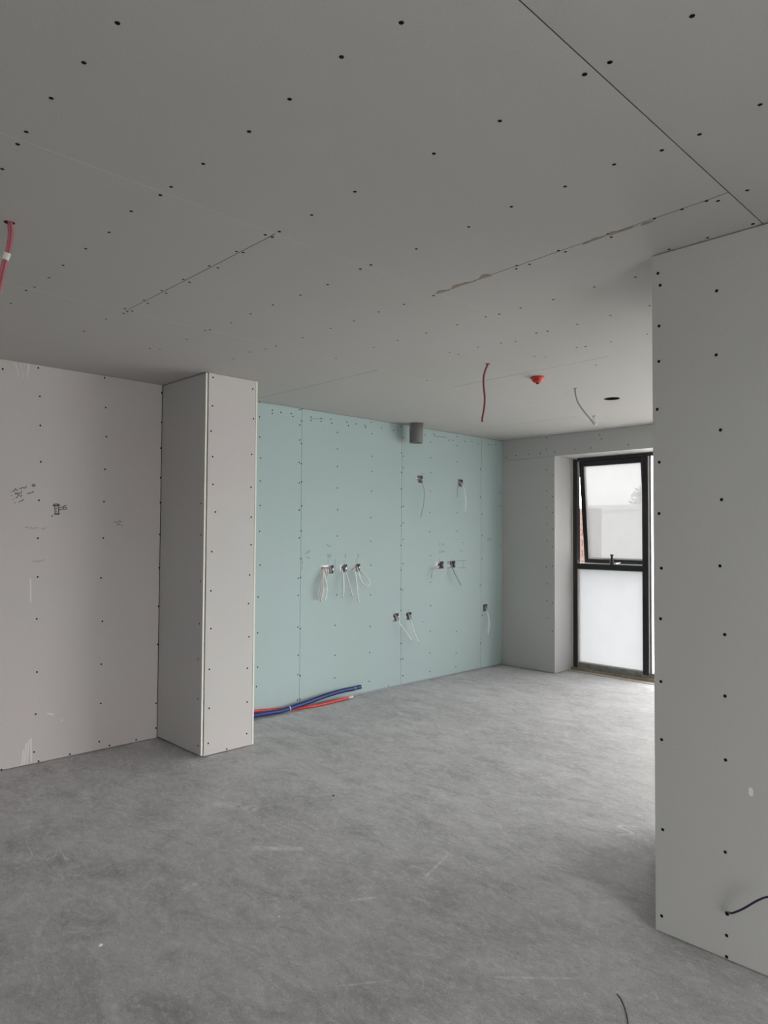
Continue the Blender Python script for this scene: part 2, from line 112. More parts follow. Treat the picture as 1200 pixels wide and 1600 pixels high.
D['tap']=[[[-4.5881,1.5732,1.58],[-4.5881,1.5788,1.5894],[-4.5881,1.5941,1.5927],[-4.5881,1.6116,1.5893],[-4.5881,1.6136,1.5833],[-4.5881,1.5944,1.5806],[-4.5881,1.5732,1.58]],[[-4.5881,1.5789,1.5842],[-4.5881,1.6116,1.5864]],[[-4.5881,1.5847,1.5803],[-4.5881,1.5863,1.5583],[-4.5881,1.5884,1.5303]],[[-4.5881,1.6059,1.583],[-4.5881,1.6071,1.5589],[-4.5881,1.6101,1.5268]],[[-4.5881,1.5839,1.5262],[-4.5881,1.5953,1.5337],[-4.5881,1.6185,1.533]],[[-4.5881,1.5877,1.5295],[-4.5881,1.609,1.5247]],[[-4.5881,1.6082,1.565],[-4.5881,1.6196,1.5734],[-4.5881,1.6352,1.5751],[-4.5881,1.6448,1.5843],[-4.5881,1.6558,1.5834]],[[-4.5881,1.6104,1.5509],[-4.5881,1.6199,1.5593],[-4.5881,1.6355,1.5617],[-4.5881,1.6531,1.5602],[-4.5881,1.6548,1.5724],[-4.5881,1.6411,1.5728],[-4.5881,1.6354,1.5638]],[[-4.5881,1.5916,1.5665],[-4.5881,1.5967,1.5606],[-4.5881,1.5939,1.5666]],[[-4.5881,1.5932,1.5424],[-4.5881,1.597,1.5466]],[[-4.5881,1.5877,1.5303],[-4.5881,1.5801,1.5261]],[[-4.5881,1.5679,1.5198],[-4.5881,1.5734,1.5139],[-4.5881,1.5673,1.5146],[-4.5881,1.5733,1.5195]]]
D['note2']=[[[-4.5881,1.9638,1.483],[-4.5881,1.9688,1.4863],[-4.5881,1.9713,1.4825],[-4.5881,1.976,1.4849],[-4.5881,1.9786,1.4819],[-4.5881,1.9822,1.4844]],[[-4.5881,1.9896,1.4845],[-4.5881,1.9932,1.4887],[-4.5881,1.9998,1.492],[-4.5881,2.0042,1.4917],[-4.5881,2.0087,1.4865],[-4.5881,2.012,1.4896],[-4.5881,2.0161,1.4874]],[[-4.5881,1.9854,1.4656],[-4.5881,1.9886,1.4767],[-4.5881,1.9927,1.4752],[-4.5881,1.9961,1.4695],[-4.5881,1.9996,1.4667],[-4.5881,2.0037,1.471]],[[-4.5881,2.0115,1.4624],[-4.5881,2.015,1.4646],[-4.5881,2.017,1.4613],[-4.5881,2.0199,1.4644]]]
D['faint']=[[[-4.5881,1.4155,1.4415],[-4.5881,1.4199,1.4472],[-4.5881,1.4226,1.4416],[-4.5881,1.4274,1.4506],[-4.5881,1.4307,1.4417]],[[-4.5881,1.441,1.4337],[-4.5881,1.447,1.4506],[-4.5881,1.4543,1.4352],[-4.5881,1.4613,1.4424],[-4.5881,1.467,1.4366],[-4.5881,1.4744,1.444],[-4.5881,1.4792,1.4381],[-4.5881,1.4873,1.4455],[-4.5881,1.4933,1.4396]],[[-4.5881,1.5085,1.4343],[-4.5881,1.5154,1.4425],[-4.5881,1.5215,1.4317],[-4.5881,1.5275,1.4397],[-4.5881,1.5354,1.4497]],[[-4.5881,1.4622,1.243],[-4.5881,1.467,1.239],[-4.5881,1.4762,1.2326],[-4.5881,1.4824,1.239],[-4.5881,1.4889,1.2335],[-4.5881,1.4962,1.2382],[-4.5881,1.501,1.2344],[-4.5881,1.5074,1.2418],[-4.5881,1.517,1.2352],[-4.5881,1.5239,1.2496]]]
D['chalk']=[[[-4.5881,1.341,2.4383],[-4.5881,1.3577,2.359],[-4.5881,1.3685,2.45],[-4.5881,1.3857,2.3525],[-4.5881,1.3889,2.4467],[-4.5881,1.4087,2.3535],[-4.5881,1.4145,2.4484]],[[-4.5881,1.4332,0.0993],[-4.5881,1.4263,0.007]],[[-4.5881,1.4489,0.1364],[-4.5881,1.4388,0.0109]],[[-4.5881,1.4638,0.1536],[-4.5881,1.4539,0.0142]],[[-4.5881,1.4738,0.1611],[-4.5881,1.4793,0.0154]],[[-4.5881,1.5646,0.2942],[-4.5881,1.6047,0.2818]],[[-4.5881,1.6499,0.2419],[-4.5881,1.6568,0.2309]],[[-4.5881,1.4515,1.1316],[-4.5881,1.4557,0.9881]]]
D['tealmarks']=[[[-4.6171,3.8244,1.3322],[-4.6171,3.8158,1.3118]],[[-4.6171,3.8289,1.3219],[-4.6171,3.838,1.3014],[-4.6171,3.8466,1.3184],[-4.6171,3.8602,1.2978]],[[-4.6171,3.821,1.2438],[-4.6171,3.8389,1.2129]],[[-4.6171,3.8404,1.2435],[-4.6171,3.8231,1.2132]],[[-4.6171,3.8475,1.2434],[-4.6171,3.8611,1.2125]],[[-4.6171,3.8608,1.2432],[-4.6171,3.846,1.2128]],[[-4.6171,4.0172,1.2408],[-4.6171,4.0332,1.2092]],[[-4.6171,4.0329,1.2405],[-4.6171,4.0175,1.2095]],[[-4.6171,4.1642,1.2385],[-4.6171,4.1836,1.2063]],[[-4.6171,4.1861,1.2381],[-4.6171,4.1673,1.2066]],[[-4.6171,3.832,1.2049],[-4.6171,3.8325,1.1587]],[[-4.6171,3.9059,1.1979],[-4.6171,3.9098,1.0813]],[[-4.6171,4.0123,1.1853],[-4.6171,4.0126,1.1506]],[[-4.6171,4.1617,1.1962],[-4.6171,4.1621,1.1538]],[[-4.6171,3.5773,1.2476],[-4.6171,3.6105,1.2604],[-4.6171,3.6061,1.277],[-4.6171,3.619,1.2503],[-4.6171,3.6271,1.2767],[-4.6171,3.6382,1.2633]],[[-4.6171,3.5943,1.2176],[-4.6171,3.6151,1.2239],[-4.6171,3.6195,1.2092],[-4.6171,3.6362,1.2201]],[[-4.6171,3.5389,1.2108],[-4.6171,3.5529,1.2105],[-4.6171,3.5541,1.1132]],[[-4.6171,3.541,1.1793],[-4.6171,3.5616,1.1788]],[[-4.6171,5.2616,1.3428],[-4.6171,5.2589,1.3079],[-4.6171,5.2715,1.3014]],[[-4.6171,5.2906,1.3268],[-4.6171,5.2956,1.2949]],[[-4.6171,5.3051,1.3267],[-4.6171,5.3198,1.3011],[-4.6171,5.3246,1.3298]],[[-4.6171,5.2526,1.2381],[-4.6171,5.2862,1.2408],[-4.6171,5.3445,1.2464]],[[-4.6171,5.262,1.2634],[-4.6171,5.2766,1.2473]],[[-4.6171,5.2958,1.2662],[-4.6171,5.3153,1.2436]],[[-4.6171,5.2625,1.1809],[-4.6171,5.2626,1.1491]],[[-4.6171,5.4285,1.1711],[-4.6171,5.4286,1.1518]],[[-4.6171,5.5188,1.1485],[-4.6171,5.6778,1.1476]],[[-4.6171,5.5647,1.0743],[-4.6171,5.6781,1.0709]],[[-4.6171,5.6311,1.1473],[-4.6171,5.6314,1.0736]],[[-4.6171,5.5189,1.1205],[-4.6171,5.5391,1.12]],[[-4.6171,5.6046,1.335],[-4.6171,5.6356,1.3316]],[[-4.6171,5.5844,1.2597],[-4.6171,5.5947,1.2366]],[[-4.6171,5.6101,1.2594],[-4.6171,5.6205,1.2363]],[[-4.6171,6.0273,1.3743],[-4.6171,6.1115,1.3743]],[[-4.6171,6.0329,1.3517],[-4.6171,6.1002,1.3516]],[[-4.6171,4.6235,0.7064],[-4.6171,4.6265,0.6914]],[[-4.6171,4.8266,0.702],[-4.6171,4.8267,0.6869]],[[-4.6171,5.0105,0.571],[-4.6171,5.0486,0.5627]],[[-4.6171,6.0269,0.7306],[-4.6171,6.0269,0.7193]],[[-4.6171,5.0109,2.0055],[-4.6171,5.0431,1.9988]],[[-4.6171,3.6235,2.3776],[-4.6171,3.7802,2.3925]],[[-4.6171,5.1652,2.3861],[-4.6171,5.3683,2.3954]]]

# ------------------------------------------------------------------ materials
def new_mat(name):
    m = bpy.data.materials.new(name); m.use_nodes = True
    n = m.node_tree; b = n.nodes['Principled BSDF']
    return m, n, b
def plain(name, c, rough=0.5, metal=0.0, spec=0.5, var=0.06, scale=40.0):
    m, n, b = new_mat(name)
    t = n.nodes.new('ShaderNodeTexCoord')
    no = n.nodes.new('ShaderNodeTexNoise'); no.inputs['Scale'].default_value = scale
    no.inputs['Detail'].default_value = 3
    n.links.new(t.outputs['Object'], no.inputs['Vector'])
    mx = n.nodes.new('ShaderNodeMix'); mx.data_type = 'RGBA'
    mx.inputs[6].default_value = tuple(x * (1 - var) for x in c) + (1,)
    mx.inputs[7].default_value = tuple(min(1, x * (1 + var)) for x in c) + (1,)
    n.links.new(no.outputs['Fac'], mx.inputs[0])
    n.links.new(mx.outputs[2], b.inputs['Base Color'])
    b.inputs['Roughness'].default_value = rough
    b.inputs['Metallic'].default_value = metal
    b.inputs['Specular IOR Level'].default_value = spec
    return m
def paper(name, c, c2=None, var=0.05):
    """plasterboard face paper: fine fibre grain and slow cloudy tone"""
    m, n, b = new_mat(name)
    c2 = c2 or c
    t = n.nodes.new('ShaderNodeTexCoord')
    big = n.nodes.new('ShaderNodeTexNoise'); big.inputs['Scale'].default_value = 1.3; big.inputs['Detail'].default_value = 2
    fine = n.nodes.new('ShaderNodeTexNoise'); fine.inputs['Scale'].default_value = 260; fine.inputs['Detail'].default_value = 2
    n.links.new(t.outputs['Object'], big.inputs['Vector'])
    n.links.new(t.outputs['Object'], fine.inputs['Vector'])
    mx = n.nodes.new('ShaderNodeMix'); mx.data_type = 'RGBA'
    mx.inputs[6].default_value = tuple(c) + (1,)
    mx.inputs[7].default_value = tuple(c2) + (1,)
    rp = n.nodes.new('ShaderNodeMapRange'); rp.inputs[1].default_value = 0.35; rp.inputs[2].default_value = 0.65
    n.links.new(big.outputs['Fac'], rp.inputs[0]); n.links.new(rp.outputs[0], mx.inputs[0])
    mr = n.nodes.new('ShaderNodeMapRange'); mr.inputs[1].default_value = 0.3; mr.inputs[2].default_value = 0.7
    mr.inputs[3].default_value = 1 - var; mr.inputs[4].default_value = 1 + var
    n.links.new(fine.outputs['Fac'], mr.inputs[0])
    mu = n.nodes.new('ShaderNodeVectorMath'); mu.operation = 'MULTIPLY'
    n.links.new(mx.outputs[2], mu.inputs[0]); n.links.new(mr.outputs[0], mu.inputs[1])
    n.links.new(mu.outputs[0], b.inputs['Base Color'])
    b.inputs['Roughness'].default_value = 0.85
    b.inputs['Specular IOR Level'].default_value = 0.25
    bp = n.nodes.new('ShaderNodeBump'); bp.inputs['Strength'].default_value = 0.06; bp.inputs['Distance'].default_value = 0.002
    n.links.new(fine.outputs['Fac'], bp.inputs['Height']); n.links.new(bp.outputs[0], b.inputs['Normal'])
    return m
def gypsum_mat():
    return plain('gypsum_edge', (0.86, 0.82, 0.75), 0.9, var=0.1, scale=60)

M_CEIL = paper('grey_board_paper', (0.488, 0.474, 0.456), (0.500, 0.480, 0.466))
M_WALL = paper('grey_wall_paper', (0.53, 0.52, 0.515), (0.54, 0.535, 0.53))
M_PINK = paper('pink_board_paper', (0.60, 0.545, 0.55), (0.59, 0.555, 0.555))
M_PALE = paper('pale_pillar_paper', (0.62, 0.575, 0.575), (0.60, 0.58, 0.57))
M_TEAL = paper('teal_board_paper', (0.43, 0.535, 0.53), (0.44, 0.54, 0.54), 0.03)
M_GYP = gypsum_mat()
M_GAPSHADE = plain('joint_shade_edge', (0.10, 0.10, 0.098), 0.9)  # board edges coloured dark so the open joints read as shaded gaps
M_SCREW = plain('black_phosphate_screw', (0.010, 0.010, 0.011), 0.85, spec=0.1)
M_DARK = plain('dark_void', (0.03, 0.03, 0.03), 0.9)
M_BLOCK = plain('grey_blockwork', (0.30, 0.30, 0.29), 0.9)
M_TRACK = plain('galvanised_track', (0.35, 0.38, 0.42), 0.5, 0.6)
M_BLACK = plain('black_window_frame', (0.012, 0.011, 0.012), 0.4, var=0.3)
M_BEAD = plain('grey_glazing_bead', (0.62, 0.60, 0.60), 0.5, var=0.1)
M_DUSTY = plain('dusty_dark_frame', (0.24, 0.235, 0.22), 0.85, var=0.7, scale=25)
M_SILL = plain('dirty_sill_packer', (0.30, 0.25, 0.19), 0.9, var=0.5, scale=20)
M_STEEL = plain('galvanised_steel', (0.42, 0.41, 0.42), 0.35, 0.8, var=0.25, scale=90)
M_WHITE = plain('white_cable_sheath', (0.88, 0.87, 0.85), 0.45, var=0.03)
M_GREYC = plain('grey_cable_sheath', (0.42, 0.42, 0.41), 0.5, var=0.04)
M_PINKC = plain('pinkish_cable_sheath', (0.78, 0.71, 0.69), 0.45, var=0.04)
M_RED = plain('red_cable_sheath', (0.33, 0.075, 0.075), 0.5, var=0.05)
M_ROSE = plain('rose_cable_sheath', (0.50, 0.14, 0.17), 0.5, var=0.05)
M_PURPLE = plain('purple_cable_sheath', (0.028, 0.013, 0.05), 0.4, var=0.05)
M_COPPER = plain('copper_wire', (0.55, 0.27, 0.16), 0.35, 0.9)
M_TAPE = plain('white_tape', (0.82, 0.82, 0.80), 0.6, var=0.03)
M_BLUE = plain('blue_conduit_plastic', (0.016, 0.031, 0.17), 0.4, var=0.15)
M_REDP = plain('red_conduit_plastic', (0.62, 0.055, 0.055), 0.4, var=0.1)
M_FIT = plain('pale_pipe_fitting', (0.72, 0.71, 0.68), 0.5)
M_PIPE = plain('grey_pvc', (0.20, 0.195, 0.19), 0.45, var=0.04)
M_DET = plain('red_detector_plastic', (0.62, 0.045, 0.03), 0.35, var=0.04)
M_TORN = plain('torn_brown_paper', (0.29, 0.235, 0.195), 0.95, var=0.15)
M_CRUMB = plain('plaster_crumb_white', (0.78, 0.76, 0.72), 0.9)
M_CLOD = plain('dark_grit', (0.07, 0.065, 0.06), 0.9)
M_PENCIL = plain('pencil_graphite', (0.075, 0.075, 0.08), 0.6)
M_PENCILT = plain('soft_pencil', (0.17, 0.22, 0.23), 0.7)
M_FAINT = plain('faint_pencil', (0.42, 0.385, 0.385), 0.8)
M_CHALK = plain('chalk_mark', (0.74, 0.71, 0.71), 0.95)
M_EXT = plain('pale_render', (0.62, 0.615, 0.58), 0.9, var=0.05, scale=1.5)
M_PAVE = plain('pale_paving', (0.5, 0.5, 0.48), 0.9)
M_BRICK = plain('red_brown_brick', (0.062, 0.035, 0.029), 0.9, var=0.35, scale=9)
M_MORTAR = plain('brown_mortar', (0.12, 0.10, 0.09), 0.95)
M_LEAF = plain('olive_leaves', (0.42, 0.40, 0.30), 0.8, var=0.3, scale=4)
M_BARK = plain('brown_bark', (0.16, 0.12, 0.09), 0.9, var=0.3)

def glass_clear():
    m = bpy.data.materials.new('clear_pane'); m.use_nodes = True
    n = m.node_tree; n.nodes.clear()
    o = n.nodes.new('ShaderNodeOutputMaterial'); mx = n.nodes.new('ShaderNodeMixShader')
    tr = n.nodes.new('ShaderNodeBsdfTransparent'); tr.inputs[0].default_value = (0.93, 0.95, 0.94, 1)
    gl = n.nodes.new('ShaderNodeBsdfGlossy'); gl.inputs['Roughness'].default_value = 0.02
    mx.inputs[0].default_value = 0.05
    n.links.new(tr.outputs[0], mx.inputs[1]); n.links.new(gl.outputs[0], mx.inputs[2]); n.links.new(mx.outputs[0], o.inputs[0])
    return m
def glass_film(name, t_col, d_col, fac):
    """pane under a dusty protective film: part see-through, part milky, with specks of dirt"""
    m = bpy.data.materials.new(name); m.use_nodes = True
    n = m.node_tree; n.nodes.clear()
    o = n.nodes.new('ShaderNodeOutputMaterial'); mx = n.nodes.new('ShaderNodeMixShader')
    tr = n.nodes.new('ShaderNodeBsdfTransparent'); tr.inputs[0].default_value = t_col + (1,)
    tl = n.nodes.new('ShaderNodeBsdfTranslucent')
    tc = n.nodes.new('ShaderNodeTexCoord'); no = n.nodes.new('ShaderNodeTexNoise')
    no.inputs['Scale'].default_value = 7; no.inputs['Detail'].default_value = 6
    n.links.new(tc.outputs['Object'], no.inputs['Vector'])
    cm = n.nodes.new('ShaderNodeMix'); cm.data_type = 'RGBA'
    cm.inputs[6].default_value = tuple(x * 0.93 for x in d_col) + (1,)
    cm.inputs[7].default_value = d_col + (1,)
    n.links.new(no.outputs['Fac'], cm.inputs[0])
    n.links.new(cm.outputs[2], tl.inputs[0])
    mx.inputs[0].default_value = fac
    n.links.new(tr.outputs[0], mx.inputs[1]); n.links.new(tl.outputs[0], mx.inputs[2]); n.links.new(mx.outputs[0], o.inputs[0])
    return m
M_GLASS = glass_clear()
M_FILM_UP = glass_film('hazy_film_pane', (0.39, 0.392, 0.392), (0.205, 0.207, 0.209), 0.60)
M_FILM_MID = glass_film('thin_film_pane', (0.82, 0.82, 0.82), (0.33, 0.335, 0.34), 0.27)
M_FILM_LO = glass_film('milky_film_pane', (0.30, 0.302, 0.305), (0.30, 0.306, 0.312), 0.80)

def floor_mat():
    m, n, b = new_mat('bare_concrete_floor')
    N = n.nodes.new; Lk = n.links.new
    tc = N('ShaderNodeTexCoord')
    def noise(scale, detail, rough=0.6, vec=None, dist=0.0):
        x = N('ShaderNodeTexNoise'); x.inputs['Scale'].default_value = scale; x.inputs['Detail'].default_value = detail
        x.inputs['Roughness'].default_value = rough; x.inputs['Distortion'].default_value = dist
        Lk(vec or tc.outputs['Object'], x.inputs['Vector']); return x.outputs['Fac']
    def rng(v, a, c, lo=0.0, hi=1.0):
        x = N('ShaderNodeMapRange'); x.inputs[1].default_value = a; x.inputs[2].default_value = c
        x.inputs[3].default_value = lo; x.inputs[4].default_value = hi; Lk(v, x.inputs[0]); return x.outputs[0]
    def mth(op, a, c):
        x = N('ShaderNodeMath'); x.operation = op
        for i, v in enumerate((a, c)):
            if isinstance(v, (int, float)): x.inputs[i].default_value = v
            else: Lk(v, x.inputs[i])
        return x.outputs[0]
    def mix(f, a, c):
        x = N('ShaderNodeMix'); x.data_type = 'RGBA'; Lk(f, x.inputs[0])
        for i, v in ((6, a), (7, c)):
            if isinstance(v, tuple): x.inputs[i].default_value = v + (1,)
            else: Lk(v, x.inputs[i])
        return x.outputs[2]
    def mapped(rot, sx, sy):
        mp = N('ShaderNodeMapping'); mp.inputs['Rotation'].default_value = (0, 0, rot)
        mp.inputs['Scale'].default_value = (sx, sy, 1); Lk(tc.outputs['Object'], mp.inputs['Vector']); return mp.outputs[0]
    big = rng(noise(1.3, 8, 0.66, dist=0.5), 0.34, 0.68)
    col = mix(big, (0.372, 0.367, 0.373), (0.542, 0.537, 0.546))
    # mottled laitance at hand size and finer, each with its own grain direction
    mid = rng(noise(4.5, 12, 0.78, mapped(0.9, 1.0, 1.8), 0.8), 0.40, 0.66)
    col = mix(mth('MULTIPLY', mid, 0.62), col, (0.72, 0.705, 0.705))
    dk = rng(noise(3.4, 12, 0.76, mapped(0.35, 1, 2.0), 0.6), 0.50, 0.72)
    col = mix(mth('MULTIPLY', dk, 0.66), col, (0.225, 0.220, 0.222))
    fine = noise(26, 10, 0.82, mapped(0.75, 1.0, 1.5))
    col = mix(mth('MULTIPLY', rng(fine, 0.50, 0.66), 0.55), col, (0.82, 0.805, 0.80))
    col = mix(mth('MULTIPLY', rng(noise(31, 9, 0.8, mapped(-0.3, 1.0, 1.6)), 0.53, 0.70), 0.52), col, (0.21, 0.205, 0.207))
    # broom and trowel strokes: short, faint, crossing each other
    for rot, sc_, st_, lo, wt in ((1.15, 5.0, 7.0, 0.55, 0.34), (-0.30, 6.5, 9.0, 0.57, 0.34), (0.45, 8.0, 12.0, 0.58, 0.30), (2.1, 10.0, 16.0, 0.60, 0.30)):
        v = rng(noise(sc_, 9, 0.8, mapped(rot, 1.0, st_), 0.5), lo, lo + 0.14)
        g = rng(noise(1.7 + rot * 0.3, 4, 0.6), 0.45, 0.62)
        col = mix(mth('MULTIPLY', mth('MULTIPLY', v, g), wt * 1.5), col, (0.84, 0.825, 0.81))
    # hairline scratches
    for sc_, rot, seedy in ((0.55, 0.9, 0.4), (0.75, -0.6, 0.7)):
        vo = N('ShaderNodeTexNoise'); vo.inputs['Scale'].default_value = sc_ * 2.2; vo.inputs['Detail'].default_value = 1.5
        vo.inputs['Distortion'].default_value = 0.4; Lk(mapped(rot, 1.0, 3.5), vo.inputs['Vector'])
        ln = rng(mth('ABSOLUTE', mth('SUBTRACT', vo.outputs['Fac'], 0.5), 0), 0.0022, 0.0006)
        col = mix(mth('MULTIPLY', mth('MULTIPLY', ln, rng(noise(2.6 + sc_, 5, 0.7), 0.52, 0.62)), 0.65), col, (0.85, 0.83, 0.81))
    spk = noise(170, 3, 0.75)
    col2 = N('ShaderNodeVectorMath'); col2.operation = 'MULTIPLY'; Lk(col, col2.inputs[0])
    Lk(rng(spk, 0.28, 0.72, 0.78, 1.20), col2.inputs[1])
    # single trowel scrapes and drips that stay where they are (x, y, x, y, half width)
    acc = None
    for (ax, ay, bx, by, hw) in [(-2.07, 1.82, -2.00, 1.94, 0.012), (-2.55, 1.38, -2.62, 1.50, 0.03), (-3.30, 1.95, -3.05, 2.10, 0.05),
                                 (-1.98, 2.16, -2.06, 2.42, 0.010), (-1.42, 1.83, -1.20, 2.05, 0.006), (-2.60, 0.95, -2.55, 1.02, 0.010),
                                 (-2.72, 1.80, -2.52, 2.00, 0.03), (-1.75, 1.40, -1.60, 1.62, 0.006)]:
        sp = N('ShaderNodeVectorMath'); sp.operation = 'SUBTRACT'; Lk(tc.outputs['Object'], sp.inputs[0]); sp.inputs[1].default_value = (ax, ay, 0)
        L = math.hypot(bx - ax, by - ay); dx, dy = (bx - ax) / L, (by - ay) / L
        d1 = N('ShaderNodeVectorMath'); d1.operation = 'DOT_PRODUCT'; Lk(sp.outputs[0], d1.inputs[0]); d1.inputs[1].default_value = (dx, dy, 0)
        d2 = N('ShaderNodeVectorMath'); d2.operation = 'DOT_PRODUCT'; Lk(sp.outputs[0], d2.inputs[0]); d2.inputs[1].default_value = (-dy, dx, 0)
        along = rng(mth('ABSOLUTE', mth('SUBTRACT', d1.outputs['Value'], L / 2), 0), L / 2, L / 2 - 0.04)
        cross = rng(mth('ABSOLUTE', d2.outputs['Value'], 0), hw, hw * 0.3)
        v = mth('MULTIPLY', along, cross)
        acc = v if acc is None else mth('MAXIMUM', acc, v)
    fin = mix(mth('MULTIPLY', mth('MULTIPLY', acc, rng(noise(22, 5, 0.7), 0.40, 0.60)), 0.7), col2.outputs[0], (0.85, 0.83, 0.80))
    Lk(fin, b.inputs['Base Color'])
    Lk(rng(mid, 0, 1, 0.66, 0.80), b.inputs['Roughness'])
    b.inputs['Specular IOR Level'].default_value = 0.35
    bp = N('ShaderNodeBump'); bp.inputs['Strength'].default_value = 0.12; bp.inputs['Distance'].default_value = 0.004
    Lk(noise(60, 6, 0.7), bp.inputs['Height']); Lk(bp.outputs[0], b.inputs['Normal'])
    return m
M_FLOOR = floor_mat()

# ------------------------------------------------------------------ helpers
def link(name, bm, mats, parent=None, smooth=False, recalc=True):
    if recalc: bmesh.ops.recalc_face_normals(bm, faces=bm.faces)
    me = bpy.data.meshes.new(name); bm.to_mesh(me); bm.free()
    for m in (mats if isinstance(mats, (list, tuple)) else [mats]): me.materials.append(m)
    if smooth:
        for f in me.polygons: f.use_smooth = True
    o = bpy.data.objects.new(name, me); COL.objects.link(o)
    if parent is not None: child(o, parent)
    return o
def child(o, parent):
    o.parent = parent
    o.matrix_parent_inverse = Matrix.Translation(-Vector(parent.location)) if parent.rotation_euler.z == 0 else parent.matrix_basis.inverted()
def tag(o, label, cat, group=None, kind=None):
    if label: o['label'] = label
    if cat: o['category'] = cat
    if group: o['group'] = group
    if kind: o['kind'] = kind
    return o
def empty(name, loc, label, cat, group=None, kind=None):
    o = bpy.data.objects.new(name, None); o.empty_display_size = 0.05
    o.location = loc; COL.objects.link(o)
    return tag(o, label, cat, group, kind)
def box_bm(bm, x0, x1, y0, y1, z0, z1, mi=0):
    v = [bm.verts.new((x, y, z)) for x in (x0, x1) for y in (y0, y1) for z in (z0, z1)]
    for q in ((0, 1, 3, 2), (4, 6, 7, 5), (0, 4, 5, 1), (2, 3, 7, 6), (0, 2, 6, 4), (1, 5, 7, 3)):
        f = bm.faces.new([v[i] for i in q]); f.material_index = mi
def boxes(name, L, mat, parent=None, bevel=0.0):
    bm = bmesh.new()
    for b in L: box_bm(bm, *b)
    if bevel: bmesh.ops.bevel(bm, geom=bm.edges[:], offset=bevel, segments=1, affect='EDGES')
    return link(name, bm, mat, parent)
def spline(P, n=5):
    P = [Vector(p) for p in P]
    if len(P) < 3: return P
    out = []
    Q = [P[0] * 2 - P[1]] + P + [P[-1] * 2 - P[-2]]
    for i in range(1, len(Q) - 2):
        a, b, c, d = Q[i - 1], Q[i], Q[i + 1], Q[i + 2]
        for k in range(n):
            t = k / n
            out.append(0.5 * ((2 * b) + (c - a) * t + (2 * a - 5 * b + 4 * c - d) * t * t + (3 * b - a - 3 * c + d) * t ** 3))
    out.append(P[-1])
    return out
def tube_bm(bm, P, rad, sides=8, mi=0, rib=None):
    """swept tube; rad is a number or a function of (index, count)"""
    n = len(P); rings = []
    up = Vector((0, 0, 1))
    t0 = (P[1] - P[0]).normalized()
    if abs(t0.dot(up)) > 0.9: up = Vector((1, 0, 0))
    nrm = (up - t0 * up.dot(t0)).normalized()
    for i in range(n):
        t = (P[min(i + 1, n - 1)] - P[max(i - 1, 0)]).normalized()
        nrm = (nrm - t * nrm.dot(t))
        nrm = nrm.normalized() if nrm.length > 1e-6 else t.orthogonal().normalized()
        bi = t.cross(nrm)
        r = rad(i, n) if callable(rad) else rad
        rings.append([bm.verts.new(P[i] + (nrm * math.cos(a) + bi * math.sin(a)) * r) for a in [2 * math.pi * k / sides for k in range(sides)]])
    for a, b in zip(rings, rings[1:]):
        for k in range(sides):
            f = bm.faces.new((a[k], a[(k + 1) % sides], b[(k + 1) % sides], b[k])); f.material_index = mi; f.smooth = True
    bm.faces.new(rings[0][::-1]).material_index = mi
    bm.faces.new(rings[-1]).material_index = mi
def tube(name, P, rad, mat, parent=None, sides=8):
    bm = bmesh.new(); tube_bm(bm, P, rad, sides)
    return link(name, bm, mat, parent)
def lathe_bm(bm, prof, cx, cy, seg=24, mi=0):
    """profile of (radius, z), turned about the vertical"""
    rings = []
    for r, z in prof:
        if r < 1e-6: rings.append([bm.verts.new((cx, cy, z))])
        else: rings.append([bm.verts.new((cx + r * math.cos(2 * math.pi * k / seg), cy + r * math.sin(2 * math.pi * k / seg), z)) for k in range(seg)])
    for a, b in zip(rings, rings[1:]):
        for k in range(seg):
            if len(a) == 1 and len(b) == 1: continue
            if len(a) == 1: f = bm.faces.new((a[0], b[k], b[(k + 1) % seg]))
            elif len(b) == 1: f = bm.faces.new((a[k], a[(k + 1) % seg], b[0]))
            else: f = bm.faces.new((a[k], a[(k + 1) % seg], b[(k + 1) % seg], b[k]))
            f.material_index = mi; f.smooth = True

